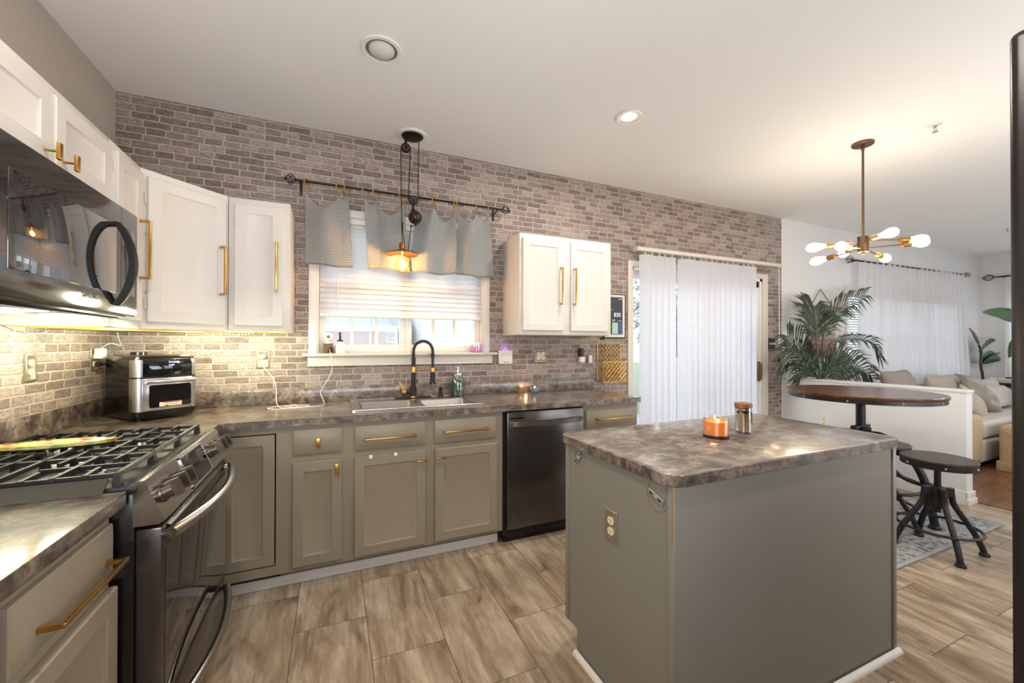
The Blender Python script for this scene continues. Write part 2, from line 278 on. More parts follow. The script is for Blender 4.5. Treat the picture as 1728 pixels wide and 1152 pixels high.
# ---------------------------------------------------------------- mesh builder
XF = {}
def xf(o): return XF.get(o.name_full, Matrix.Identity(4)) if o is not None else Matrix.Identity(4)
class MB:
    def __init__(s): s.bm = bmesh.new(); s.mi = 0; s.uv = None
    def _tag(s, faces):
        for f in faces: f.material_index = s.mi
    def face(s, vs):
        try: f = s.bm.faces.new(vs); f.material_index = s.mi; return f
        except ValueError: return None
    def box(s, x0, x1, y0, y1, z0, z1, b=0.0, seg=2, mat=None):
        m = Matrix.Translation(((x0 + x1) / 2, (y0 + y1) / 2, (z0 + z1) / 2)) @ Matrix.Diagonal((abs(x1 - x0), abs(y1 - y0), abs(z1 - z0), 1))
        if mat is not None: m = mat @ m
        vs = bmesh.ops.create_cube(s.bm, size=1.0, matrix=m)['verts']
        fs = set(f for v in vs for f in v.link_faces); s._tag(fs)
        if b > 0:
            es = list(set(e for v in vs for e in v.link_edges))
            r = bmesh.ops.bevel(s.bm, geom=es, offset=b, segments=seg, affect='EDGES', profile=0.5)
            s._tag(r['faces'])
        return s
    def loft(s, rings, cap0=True, cap1=True, closed=True, loop=False):
        rv = [[s.bm.verts.new(p) for p in r] for r in rings]; n = len(rv[0])
        prs = list(zip(rv, rv[1:])) + ([(rv[-1], rv[0])] if loop else [])
        for a, b in prs:
            for i in range(n if closed else n - 1):
                s.face((a[i], a[(i + 1) % n], b[(i + 1) % n], b[i]))
        if closed and not loop:
            if cap0: s.face(list(reversed(rv[0])))
            if cap1: s.face(rv[-1])
        return rv
    def tube(s, pts, r, seg=8, loop=False, caps=True):
        pts = [Vector(p) for p in pts]; n = len(pts); rr = r if isinstance(r, (list, tuple)) else [r] * n
        rings = []; up = None
        for i, p in enumerate(pts):
            if loop: t = pts[(i + 1) % n] - pts[i - 1]
            else: t = pts[min(i + 1, n - 1)] - pts[max(i - 1, 0)]
            t.normalize()
            if up is None:
                up = Vector((0, 0, 1)) if abs(t.z) < 0.9 else Vector((1, 0, 0))
            u = (up - t * up.dot(t))
            if u.length < 1e-5: u = t.orthogonal()
            u.normalize(); up = u; v = t.cross(u)
            rings.append([p + (u * math.cos(2 * PI * k / seg) + v * math.sin(2 * PI * k / seg)) * rr[i] for k in range(seg)])
        s.loft(rings, caps, caps, True, loop); return s
    def bar(s, pts, wd, ht, up=(0, 0, 1)):
        pts = [Vector(p) for p in pts]; rings = []
        for i, p in enumerate(pts):
            t = (pts[min(i + 1, len(pts) - 1)] - pts[max(i - 1, 0)]).normalized(); u = Vector(up); u = (u - t * u.dot(t)).normalized(); v = t.cross(u)
            rings.append([p + v * a * wd / 2 + u * b * ht / 2 for a, b in ((-1, -1), (1, -1), (1, 1), (-1, 1))])
        s.loft(rings); return s
    def cyl(s, p0, p1, r0, r1=None, seg=20):
        r1 = r0 if r1 is None else r1
        s.tube([p0, p1], [r0, r1], seg); return s
    def lathe(s, prof, c=(0, 0, 0), seg=24, mat=None, caps=True):
        rings = []
        for r, z in prof:
            ring = [Vector((r * math.cos(2 * PI * k / seg), r * math.sin(2 * PI * k / seg), z)) for k in range(seg)]
            rings.append([(mat @ p if mat is not None else p) + Vector(c) for p in ring])
        s.loft(rings, caps, caps); return s
    def ball(s, c, r, sc=(1, 1, 1), seg=16, mat=None):
        n = seg // 2; prof = [(max(1e-4, math.sin(PI * i / n)) * r, -math.cos(PI * i / n) * r) for i in range(n + 1)]
        m = Matrix.Diagonal((sc[0], sc[1], sc[2], 1))
        if mat is not None: m = mat @ m
        s.lathe(prof, c, seg, m); return s
    def prism(s, poly, a, b, plane='xy'):
        f = {'xy': lambda p, t: (p[0], p[1], t), 'xz': lambda p, t: (p[0], t, p[1]), 'yz': lambda p, t: (t, p[0], p[1])}[plane]
        s.loft([[f(p, a) for p in poly], [f(p, b) for p in poly]]); return s
    def panel(s, x0, x1, z0, z1, yb, rings):
        rs = [[(x0, yb, z0), (x1, yb, z0), (x1, yb, z1), (x0, yb, z1)]]
        for ins, y in rings:
            rs.append([(x0 + ins, y, z0 + ins), (x1 - ins, y, z0 + ins), (x1 - ins, y, z1 - ins), (x0 + ins, y, z1 - ins)])
        s.loft(rs); return s
    def grid(s, nu, nv, fn, uvfn=None):
        vs = [[s.bm.verts.new(fn(i / (nu - 1), j / (nv - 1))) for j in range(nv)] for i in range(nu)]
        if uvfn and s.uv is None: s.uv = s.bm.loops.layers.uv.new('UVMap')
        for i in range(nu - 1):
            for j in range(nv - 1):
                f = s.face((vs[i][j], vs[i + 1][j], vs[i + 1][j + 1], vs[i][j + 1]))
                if uvfn and f:
                    for lp, (a, b) in zip(f.loops, ((i, j), (i + 1, j), (i + 1, j + 1), (i, j + 1))):
                        lp[s.uv].uv = uvfn(a / (nu - 1), b / (nv - 1))
        return s
    def build(s, name, mat, parent=None, world=False, loc=None, ang=38, solid=0.0, subd=0):
        if loc is not None: bmesh.ops.translate(s.bm, verts=s.bm.verts, vec=-Vector(loc))
        if parent is not None and world: bmesh.ops.transform(s.bm, matrix=xf(parent).inverted(), verts=s.bm.verts)
        bmesh.ops.recalc_face_normals(s.bm, faces=s.bm.faces)
        me = bpy.data.meshes.new(name); s.bm.to_mesh(me); s.bm.free()
        for m in (mat if isinstance(mat, (list, tuple)) else [mat]): me.materials.append(M[m] if isinstance(m, str) else m)
        for p in me.polygons: p.use_smooth = True
        me.set_sharp_from_angle(angle=R(ang))
        o = bpy.data.objects.new(name, me); COL.objects.link(o)
        if loc is not None: o.location = loc; XF[o.name_full] = Matrix.Translation(loc)
        if parent is not None:
            o.parent = parent; XF[o.name_full] = xf(parent)
        if solid:
            md = o.modifiers.new('thickness', 'SOLIDIFY'); md.thickness = solid; md.offset = 0
        if subd:
            md = o.modifiers.new('smooth', 'SUBSURF'); md.levels = subd; md.render_levels = subd
        return o
def tag(o, label=None, cat=None, group=None, kind=None):
    for k, v in (('label', label), ('category', cat), ('group', group), ('kind', kind)):
        if v: o[k] = v
    return o
def thing(name, label, cat, loc=(0, 0, 0), rz=0.0, group=None, kind=None):
    o = bpy.data.objects.new(name, None); COL.objects.link(o); o.location = loc; o.rotation_euler = (0, 0, rz); o.empty_display_size = 0.1
    XF[o.name_full] = Matrix.Translation(loc) @ Matrix.Rotation(rz, 4, 'Z')
    return tag(o, label, cat, group, kind)
def dup(root, loc, rz, label, group=None):
    r = root.copy(); COL.objects.link(r); r.location = loc; r.rotation_euler = (0, 0, rz); r['label'] = label
    XF[r.name_full] = Matrix.Translation(loc) @ Matrix.Rotation(rz, 4, 'Z')
    for ch in list(root.children):
        c = ch.copy(); COL.objects.link(c); c.parent = r
        for g in list(ch.children):
            d = g.copy(); COL.objects.link(d); d.parent = c
    return r
def struct(o): o['kind'] = 'structure'; return o
def bez(p0, p1, p2, n):
    p0, p1, p2 = Vector(p0), Vector(p1), Vector(p2)
    return [p0 * (1 - t) ** 2 + p1 * 2 * t * (1 - t) + p2 * t * t for t in [i / (n - 1) for i in range(n)]]
def spline(pts, n=6):
    pts = [Vector(p) for p in pts]; out = []
    for i in range(len(pts) - 1):
        a = pts[max(i - 1, 0)]; b = pts[i]; c = pts[i + 1]; d = pts[min(i + 2, len(pts) - 1)]
        for k in range(n):
            t = k / n; out.append(0.5 * ((2 * b) + (c - a) * t + (2 * a - 5 * b + 4 * c - d) * t * t + (3 * b - a - 3 * c + d) * t ** 3))
    out.append(pts[-1]); return out
def text(name, s, mat, parent, loc, rot, size, ext=0.0006, align='CENTER', bold=0.0):
    cu = bpy.data.curves.new(name, 'FONT'); cu.body = s; cu.size = size; cu.extrude = ext; cu.align_x = align; cu.align_y = 'CENTER'; cu.offset = bold
    tmp = bpy.data.objects.new('tmp', cu); COL.objects.link(tmp); dg = bpy.context.evaluated_depsgraph_get(); dg.update()
    me = bpy.data.meshes.new_from_object(tmp.evaluated_get(dg)); bpy.data.objects.remove(tmp)
    me.transform(Matrix.Translation(loc) @ Matrix.Rotation(rot[2], 4, 'Z') @ Matrix.Rotation(rot[1], 4, 'Y') @ Matrix.Rotation(rot[0], 4, 'X'))
    me.materials.clear(); me.materials.append(M[mat]); me.name = name
    o = bpy.data.objects.new(name, me); COL.objects.link(o)
    if parent is not None: o.parent = parent
    return o
ORD = ['first', 'second', 'third', 'fourth', 'fifth', 'sixth', 'seventh', 'eighth', 'ninth', 'tenth', 'eleventh', 'twelfth']
# ================================================================ the setting
XE = 10.99; YR = -3.72
def wall_cells(m, x0, x1, z0, z1, holes, y0, y1):
    xs = sorted(set([x0, x1] + [v for h in holes for v in h[:2]])); zs = sorted(set([z0, z1] + [v for h in holes for v in h[2:]]))
    for a, b in zip(xs, xs[1:]):
        for c, d in zip(zs, zs[1:]):
            if any(h[0] <= a and b <= h[1] and h[2] <= c and d <= h[3] for h in holes): continue
            m.box(a, b, y0, y1, c, d)
m = MB(); m.box(-0.14, 6.06, YR - 0.14, 0.14, -0.1, 0.0); struct(m.build('floor', 'tile'))
m = MB(); m.box(6.06, XE + 0.14, YR - 0.14, 0.14, -0.1, 0.0); m.box(6.055, 6.075, YR, -1.5, 0.0, 0.006, 0.002); struct(m.build('floor_living', 'woodfl'))
m = MB(); m.box(-0.14, XE + 0.14, YR - 0.14, 0.14, H, H + 0.1); struct(m.build('ceiling', 'ceil'))
WIN = (1.054, 2.247, 1.245, 2.19); DOOR = (3.735, 5.565, 0.0, 2.045); LWIN = (7.2, 10.0, 0.84, 2.02); FWIN = (-2.6, -0.35, 0.84, 2.02)
m = MB(); wall_cells(m, -0.14, 5.905, 0.0, H, [WIN, DOOR], 0.0, 0.14); struct(m.build('wall_back', 'brick_back'))
m = MB(); wall_cells(m, 5.905, XE + 0.14, 0.0, H, [LWIN], 0.0, 0.14); struct(m.build('wall_back_living', 'wallw'))
m = MB(); m.box(-0.14, 0.0, YR, 0.0, 0.0, 1.40); struct(m.build('wall_left_backsplash', 'brick_left'))
m = MB(); m.box(-0.14, 0.0, YR, 0.0, 1.40, H); struct(m.build('wall_left', 'wall'))
m = MB()
for a, b, c, d in ((YR, FWIN[0], 0, H), (FWIN[1], 0, 0, H), (FWIN[0], FWIN[1], 0, FWIN[2]), (FWIN[0], FWIN[1], FWIN[3], H)): m.box(XE, XE + 0.14, a, b, c, d)
struct(m.build('wall_right', 'wallw'))
m = MB(); m.box(-0.14, XE + 0.14, YR - 0.14, YR, 0, H); struct(m.build('wall_rear', 'wall'))
m = MB(); m.box(5.91, 6.02, -1.5, 0.0, 0.0, 0.915, 0.002); m.box(5.90, 6.03, -1.51, 0.0, 0.915, 0.937, 0.004); struct(m.build('wall_half', 'wallw'))
m = MB(); m.prism([(0, 0), (0.022, 0), (0.022, 0.05), (0.012, 0.085), (0.008, 0.105), (0, 0.11)], -1.5, 0, 'xy')
for v in m.bm.verts: v.co = Vector((5.91 - v.co.x, v.co.z, v.co.y))
m.box(5.885, 6.045, -1.522, -1.5, 0.0, 0.05, 0.004); m.box(5.895, 6.035, -1.514, -1.5, 0.05, 0.105, 0.005); struct(m.build('baseboard_half', 'trim'))
m = MB(); m.box(5.66, 5.91, -0.014, 0.0, 0.0, 0.1, 0.004); m.box(6.02, XE, -0.014, 0, 0, 0.1, 0.004); struct(m.build('baseboard_back', 'trim'))
m = MB(); m.box(XE - 0.014, XE, YR, -0.02, 0.0, 0.1, 0.004); struct(m.build('baseboard_right', 'trim'))
m = MB(); m.box(0.5, 10.9, YR, YR + 0.014, 0.0, 0.1, 0.004); struct(m.build('baseboard_rear', 'trim'))
# toe trim along the base cabinets
m = MB(); m.box(0.66, 2.16, -0.545, -0.53, 0.0, 0.055, 0.004); struct(m.build('trim_1', 'trim'))

# kitchen window: casing, sashes, panes, stool and apron
def window(idx, x0, x1, z0, z1, yg, units, munt, casing, stool):
    r = thing('window_%d' % idx, None, None, ((x0 + x1) / 2, 0, z0), kind='structure')
    m = MB(); c = 0.052
    if casing:
        m.box(x0 - c, x0, -0.014, 0.0, z0, z1 + c, 0.003); m.box(x1, x1 + c, -0.014, 0.0, z0, z1 + c, 0.003); m.box(x0, x1, -0.014, 0, z1, z1 + c, 0.003)
    m.box(x0, x0 + 0.012, 0.0, 0.13, z0, z1); m.box(x1 - 0.012, x1, 0.0, 0.13, z0, z1); m.box(x0, x1, 0.0, 0.13, z1 - 0.012, z1); m.box(x0 + 0.012, x1 - 0.012, 0.03, 0.13, z0, z0 + 0.012)
    m.build('window_frame', 'trim', r, True)
    w0, w1 = x0 + 0.012, x1 - 0.012; cw = (w1 - w0) / units; f = 0.045
    for u in range(units):
        a, b = w0 + u * cw, w0 + (u + 1) * cw
        m = MB(); lo, hi = z0 + 0.012, z1 - 0.012
        m.box(a, a + f, yg - 0.02, yg + 0.025, lo, hi, 0.004); m.box(b - f, b, yg - 0.02, yg + 0.025, lo, hi, 0.004)
        m.box(a + f, b - f, yg - 0.02, yg + 0.025, lo, lo + f, 0.004); m.box(a + f, b - f, yg - 0.02, yg + 0.025, hi - f, hi, 0.004)
        mid = (lo + hi) / 2; m.box(a + f, b - f, yg - 0.02, yg + 0.02, mid - 0.02, mid + 0.02, 0.003)
        for k in range(1, munt):
            x = a + f + (b - a - 2 * f) * k / munt; m.box(x - 0.011, x + 0.011, yg - 0.006, yg + 0.012, lo + f, hi - f)
        for zz in ((lo + mid) / 2 + 0.05, (hi + mid) / 2): m.box(a + f, b - f, yg - 0.005, yg + 0.011, zz - 0.008, zz + 0.008) if idx != 1 else None
        m.build('sash', 'wplastic', r, True)
        m = MB(); m.box(a + f, b - f, yg + 0.013, yg + 0.017, lo + f, hi - f); m.build('pane', 'glass', r, True)
    if stool:
        m = MB(); m.box(x0 - 0.088, x1 + 0.107, -0.055, 0.03, z0 - 0.021, z0, 0.007, 3); m.build('window_stool', 'cream', r, True)
        m = MB(); m.box(x0 - 0.056, x1 + 0.075, -0.02, 0.0, z0 - 0.082, z0 - 0.021, 0.004); m.box(x0 - 0.056, x1 + 0.075, -0.026, 0, z0 - 0.088, z0 - 0.075, 0.004); m.build('window_apron', 'cream', r, True)
    return r
window(1, *WIN, 0.06, 2, 3, True, True)
window(2, *LWIN, 0.08, 3, 2, True, False)
r = thing('window_3', None, None, (XE, -1.5, 0.84), kind='structure')
m = MB(); a, b, c, d = FWIN
for y0, y1, z0, z1 in ((a, a + 0.06, c, d), (b - 0.06, b, c, d), (a, b, c, c + 0.06), (a, b, d - 0.06, d), ((a + b) / 2 - 0.03, (a + b) / 2 + 0.03, c, d), (a, b, 1.41, 1.45)): m.box(XE + 0.05, XE + 0.1, y0, y1, z0, z1)
m.build('sash', 'wplastic', r, True)
m = MB(); m.box(XE + 0.07, XE + 0.075, a + 0.06, b - 0.06, c + 0.06, d - 0.06); m.build('pane', 'glass', r, True)
# made-up window frames on the solid rear wall, round the added fill lights
for i, (x0, x1, z0, z1) in enumerate(((0.15, 2.15, 0.8, 2.3), (6.3, 8.9, 0.5, 2.3), (3.8, 5.4, 0.5, 2.3))):
    m = MB()
    for q in ((x0 - 0.07, x0, z0 - 0.07, z1 + 0.07), (x1, x1 + 0.07, z0 - 0.07, z1 + 0.07), (x0, x1, z1, z1 + 0.07), (x0, x1, z0 - 0.07, z0)): m.box(q[0], q[1], YR, YR + 0.02, q[2], q[3], 0.003)
    struct(m.build('trim_%d' % (2 + i), 'trim'))
# patio door
r = thing('door_1', None, None, (4.65, 0, 0), kind='structure'); x0, x1, _, z1 = DOOR
m = MB(); c = 0.055
m.box(x0 - c, x0, -0.016, 0.0, 0.0, z1 + c, 0.004); m.box(x1, x1 + c + 0.03, -0.016, 0, 0, z1 + c, 0.004); m.box(x0, x1, -0.016, 0, z1, z1 + c, 0.004)
m.build('casing', 'cream', r, True)
m = MB(); m.box(x0, x0 + 0.02, 0, 0.13, 0, z1); m.box(x1 - 0.03, x1, 0, 0.13, 0, z1); m.box(x0, x1, 0, 0.13, z1 - 0.03, z1); m.box(x0, x1, 0.0, 0.13, 0, 0.03); m.build('door_frame', 'wplastic', r, True)
for a, b, y in ((x0 + 0.0, 4.68, 0.075), (4.62, x1 - 0.03, 0.03)):
    m = MB(); f = 0.03 if a < 4 else 0.06
    for q in ((a, a + f, 0.03, z1 - 0.03), (b - 0.06, b, 0.03, z1 - 0.03), (a, b, 0.03, 0.12), (a, b, z1 - 0.1, z1 - 0.03)): m.box(q[0], q[1], y - 0.015, y + 0.015, q[2], q[3], 0.003)
    m.build('door_panel', 'wplastic', r, True)
    m = MB(); m.box(a + f, b - 0.06, y - 0.003, y + 0.003, 0.12, z1 - 0.1); m.build('pane', 'glass', r, True)
m = MB(); m.box(5.50, 5.53, -0.012, 0.012, 0.9, 1.12, 0.006); m.box(5.505, 5.525, -0.03, -0.012, 0.92, 1.10, 0.005); m.build('door_handle', 'brown', r, True)

# ================================================================ outdoors
r = thing('house', 'single-storey brick house with pale metal roof seen through the kitchen window', 'house', (-2, 10, -1.2))
m = MB(); m.box(-6, 2.95, 10, 16, -1.2, 1.72); m.build('wall', 'outbrick', r, True)
m = MB(); m.prism([(9.6, 1.78), (13, 3.40), (16.4, 1.78), (16.4, 1.72), (9.6, 1.72)], -6.4, 3.2, 'yz'); m.build('roof', 'outroof', r, True)
m = MB(); m.box(-6.4, 3.2, 9.55, 9.62, 1.67, 1.775); m.box(-6.3, 3.1, 9.62, 10.0, 1.68, 1.71); m.build('fascia', 'housetrim', r, True)
for x in (-3.4, -1.2, 0.8, 2.8):
    m = MB(); m.box(x - 0.135, x + 0.135, 9.96, 10.02, 1.34, 1.665); wf = m.build('window', 'housetrim', r, True)
    m = MB(); m.box(x - 0.095, x + 0.095, 9.95, 9.97, 1.38, 1.49); m.box(x - 0.095, x + 0.095, 9.95, 9.97, 1.51, 1.63); o = m.build('pane', 'mirror', wf, True)
for x in (2.185, 2.38):
    m = MB(); m.box(x - 0.032, x + 0.032, 9.9, 9.96, -1.2, 1.68); m.build('porch_post', 'housetrim', r, True)
r = thing('house', 'white sided house wall filling the right half of the kitchen window', 'house', (6.6, 9, -1.2))
m = MB(); m.box(3.55, 9.6, 9, 14, -1.2, 3.4); m.build('wall', 'outwall', r, True)
m = MB(); m.prism([(8.6, 3.4), (11.5, 5.2), (14.4, 3.4)], 3.3, 9.8, 'yz'); m.build('roof', 'outroof', r, True)
m = MB(); m.box(-30, 40, 0.2, 45, -1.3, -1.2); struct(m.build('ground', 'lawn'))
m = MB(); m.box(2.9, 6.6, 0.15, 3.2, -0.25, -0.05); struct(m.build('deck', 'deck'))
m = MB(); m.box(9.9, 24, 6.0, 6.08, -1.2, 0.9); tag(m.build('fence', 'fence'), 'pale board fence behind the sliding door glass', 'fence')
def tree(loc, h, s, label):
    r = thing('tree', label, 'tree', loc)
    m = MB(); m.tube([(0, 0, 0), (0.05, 0, h * 0.4), (0, 0.05, h * 0.7)], [0.16, 0.11, 0.05], 8); m.build('trunk', 'bark', r)
    m = MB(); rnd = random.Random(s)
    for i in range(900):
        p = Vector((rnd.gauss(0, 1), rnd.gauss(0, 1), rnd.gauss(0, 1))); p = p.normalized() * (rnd.random() ** 0.4)
        p = Vector((p.x * h * 0.3, p.y * h * 0.3, h * 0.66 + p.z * h * 0.34)); u = Vector((rnd.gauss(0, 1), rnd.gauss(0, 1), rnd.gauss(0, 1))).normalized() * 0.16; v = u.orthogonal().normalized() * 0.07
        vs = [m.bm.verts.new(q) for q in (p - u, p + v, p + u, p - v)]; m.face(vs)
    m.build('crown', 'tree', r)
tree((12.6, 8.6, -1.2), 5.6, 3, 'pale green tree beyond the sliding door glass')
tree((15.5, 11, -1.2), 7.0, 5, 'large pale tree standing behind the fence')

# ================================================================ helpers for cabinet work
SH = lambda yf: [(0.0, yf + 0.003), (0.003, yf), (0.052, yf), (0.056, yf + 0.004), (0.064, yf + 0.008)]
DR = lambda yf: [(0.0, yf + 0.01), (0.005, yf + 0.007), (0.02, yf + 0.001), (0.022, yf)]
def cab_door(parent, x0, x1, z0, z1, yf, mat, name='door', rings=SH, world=True, t=0.02):
    m = MB(); m.panel(x0, x1, z0, z1, yf + t, rings(yf)); return m.build(name, mat, parent, world)
def bar_handle(parent, cx, cz, L, yf, axis, world=True, s=0.011, stand=0.032):
    m = MB(); y0 = yf - stand - s
    if axis == 'x':
        m.box(cx - L / 2, cx + L / 2, y0, y0 + s, cz - s / 2, cz + s / 2, 0.0015)
        for k in (-1, 1): m.box(cx + k * (L / 2 - s / 2) - s / 2, cx + k * (L / 2 - s / 2) + s / 2, y0 + s, yf, cz - s / 2, cz + s / 2)
    else:
        m.box(cx - s / 2, cx + s / 2, y0, y0 + s, cz - L / 2, cz + L / 2, 0.0015)
        for k in (-1, 1): m.box(cx - s / 2, cx + s / 2, y0 + s, yf, cz + k * (L / 2 - s / 2) - s / 2, cz + k * (L / 2 - s / 2) + s / 2)
    return m.build('handle', 'brass', parent, world)
def t_knob(parent, cx, cz, yf, axis, world=True, L=0.055):
    m = MB(); m.cyl((cx, yf, cz), (cx, yf - 0.03, cz), 0.004, seg=10)
    if axis == 'x': m.box(cx - L / 2, cx + L / 2, yf - 0.042, yf - 0.03, cz - 0.006, cz + 0.006, 0.0015)
    else: m.box(cx - 0.009, cx + 0.009, yf - 0.04, yf - 0.03, cz - L / 2, cz + L / 2, 0.0015)
    return m.build('knob', 'brass', parent, world)

# ================================================================ base cabinets, back run
YF = -0.61; YD = -0.632
r = thing('base_cabinet', 'taupe corner base cabinet with a black-edged inset door beside the range', 'cabinet', (0.46, -0.3, 0))
m = MB(); m.box(0.0, 0.9, -0.585, 0.0, 0.1, 0.875); m.box(0.0, 0.61, -0.855, -0.585, 0.1, 0.875); m.box(0.64, 0.9, -0.53, -0.5, 0.0, 0.1); m.build('carcass', 'dark', r, True)
m = MB(); m.box(0.61, 0.632, YF, -0.585, 0.1, 0.875); m.box(0.883, 0.93, YF, -0.585, 0.1, 0.875); m.box(0.632, 0.883, YF, -0.585, 0.84, 0.875); m.box(0.632, 0.883, YF, -0.585, 0.1, 0.147)
m.box(0.60, 0.61, -0.855, -0.585, 0.1, 0.875); m.box(0.64, 0.93, -0.528, -0.52, 0.0, 0.1); m.build('face_frame', 'taupe', r, True)
cab_door(r, 0.636, 0.876, 0.153, 0.833, -0.613, 'taupe')
def base_unit(label, x0, x1, cx):
    r = thing('base_cabinet', label, 'cabinet', (cx, -0.3, 0))
    m = MB(); m.box(x0, x1, YF, -0.01, 0.1, 0.72); m.box(x0, x1, YF, -0.55, 0.72, 0.875); m.box(x0, x1, -0.53, -0.02, 0.0, 0.1); m.build('carcass', 'taupe', r, True); return r
r = base_unit('narrow taupe base cabinet with one small drawer and a vertical brass door pull', 0.93, 1.235, 1.08)
d = cab_door(r, 0.96, 1.202, 0.717, 0.849, YD, 'taupe', 'drawer', DR); t_knob(d, 1.083, 0.782, YD, 'z')
d = cab_door(r, 0.96, 1.202, 0.126, 0.678, YD, 'taupe'); t_knob(d, 1.175, 0.628, YD, 'z', L=0.07)
r = base_unit('wide taupe sink base cabinet with two doors and two long brass drawer pulls', 1.235, 2.165, 1.7)
d = cab_door(r, 1.267, 1.662, 0.712, 0.847, YD, 'taupe', 'drawer', DR); bar_handle(d, 1.46, 0.776, 0.285, YD, 'x')
d = cab_door(r, 1.718, 2.116, 0.710, 0.847, YD, 'taupe', 'drawer', DR); bar_handle(d, 1.912, 0.78, 0.285, YD, 'x')
d = cab_door(r, 1.266, 1.663, 0.12, 0.676, YD, 'taupe'); t_knob(d, 1.636, 0.622, YD, 'x')
for x in (1.352, 1.488): m = MB(); m.box(x - 0.009, x + 0.009, YD - 0.004, YD + 0.012, 0.662, 0.68, 0.002); m.build('child_lock', 'wplastic', d, True)
d = cab_door(r, 1.72, 2.122, 0.12, 0.678, YD, 'taupe'); t_knob(d, 1.748, 0.63, YD, 'x')
r = base_unit('end taupe base cabinet right of the black dishwasher', 2.785, 3.27, 3.03)
d = cab_door(r, 2.803, 3.255, 0.70, 0.838, YD, 'taupe', 'drawer', DR); bar_handle(d, 3.03, 0.775, 0.31, YD, 'x')
d = cab_door(r, 2.803, 3.025, 0.12, 0.665, YD, 'taupe'); t_knob(d, 2.995, 0.62, YD, 'x')
d = cab_door(r, 3.033, 3.255, 0.12, 0.665, YD, 'taupe'); t_knob(d, 3.063, 0.62, YD, 'x')

# dishwasher
r = thing('dishwasher', 'black stainless dishwasher between the taupe base cabinets', 'dishwasher', (2.475, -0.3, 0))
m = MB(); m.box(2.168, 2.782, -0.6, -0.02, 0.06, 0.87); m.box(2.2, 2.75, -0.56, -0.5, 0.0, 0.1); m.build('tub', 'dark', r, True)
m = MB(); m.box(2.188, 2.772, -0.638, -0.6, 0.105, 0.866, 0.006); m.build('door', 'bsteel', r, True)
m = MB(); m.box(2.19, 2.77, -0.57, -0.56, 0.0, 0.1); m.build('kick_plate', 'gblack', r, True)
m = MB(); pts = [(2.205 + 0.55 * t, -0.645 - 0.045 * math.sin(PI * t) ** 0.6, 0.792) for t in [i / 16 for i in range(17)]]
m.bar(pts, 0.014, 0.03); m.cyl((2.215, -0.638, 0.792), (2.215, -0.66, 0.792), 0.012); m.cyl((2.745, -0.638, 0.792), (2.745, -0.66, 0.792), 0.012); m.build('handle', 'rsteel', r, True)
m = MB(); m.box(2.205, 2.305, -0.6405, -0.638, 0.822, 0.832); m.build('control_badge', 'gblack', r, True)

# worktops with upstands
def fillet(poly, rad, idx, n=5):
    out = []
    for i, p in enumerate(poly):
        if i not in idx: out.append(p); continue
        a = Vector(poly[i - 1]); b = Vector(p); c = Vector(poly[(i + 1) % len(poly)]); r_ = rad
        p0 = b + (a - b).normalized() * r_; p2 = b + (c - b).normalized() * r_
        for k in range(n + 1):
            t = k / n; q = p0 * (1 - t) ** 2 + b * 2 * t * (1 - t) + p2 * t * t; out.append((q.x, q.y))
    return out
SX0, SX1, SY0, SY1 = 1.258, 2.08, -0.52, -0.025      # sink rim
r = thing('worktop', 'dark mottled laminate worktop around the sink and corner', 'worktop', (1.6, -0.3, 0.876))
m = MB(); c0, c1 = 0.876, 0.914; hx0, hx1, hy0, hy1 = SX0 + 0.02, SX1 - 0.02, SY0 + 0.02, SY1 - 0.02
m.prism([(0.0, -0.858), (0.641, -0.858), (0.641, -0.668), (0.668, -0.641), (hx0, -0.641), (hx0, -0.002), (0.0, -0.002)], c0, c1)
m.box(hx1, 3.281, -0.641, -0.002, c0, c1, 0.0); m.box(hx0, hx1, -0.641, hy0, c0, c1); m.box(hx0, hx1, hy1, -0.002, c0, c1)
m.build('slab', 'lam', r, True)
m = MB(); m.box(0.02, 3.292, -0.021, -0.001, c1, 1.015, 0.003); m.build('upstand', 'lam', r, True)
m = MB(); m.box(0.001, 0.021, -1.66, -0.021, c1, 1.015, 0.003); m.build('upstand', 'lam', r, True)
r = thing('worktop', 'dark mottled laminate worktop on the near side of the range', 'worktop', (0.3, -2.2, 0.876))
m = MB(); m.box(0.0, 0.645, -3.1, -1.645, c0, c1, 0.002); m.build('slab', 'lam', r, True)
m = MB(); m.box(0.001, 0.021, -3.1, -1.66, c1, 1.015, 0.003); m.build('upstand', 'lam', r, True)

# near-left base cabinet (faces +X)
RZ = R(90)
def left_unit(label, yc, y0, y1):
    r = thing('base_cabinet', label, 'cabinet', (0, yc, 0), RZ)
    m = MB(); m.box(0.005, 0.61, y0, y1, 0.1, 0.875); m.box(0.005, 0.53, y0, y1, 0.0, 0.1); m.build('carcass', 'taupe', r, True); return r
def lx(yc, y): return y - yc
YC = -1.86; r = left_unit('taupe base cabinet in the near left corner with a long brass drawer pull', YC, -2.055, -1.648)
d = cab_door(r, lx(YC, -2.04), lx(YC, -1.66), 0.705, 0.838, -0.632, 'taupe', 'drawer', DR, False); bar_handle(d, lx(YC, -1.845), 0.757, 0.275, -0.632, 'x', False)
d = cab_door(r, lx(YC, -2.04), lx(YC, -1.652), 0.12, 0.668, -0.632, 'taupe', 'door', SH, False); t_knob(d, lx(YC, -2.01), 0.6, -0.632, 'x', False)
YC = -2.57; r = left_unit('taupe base cabinet at the very edge of the frame, nearest the camera', YC, -3.08, -2.057)
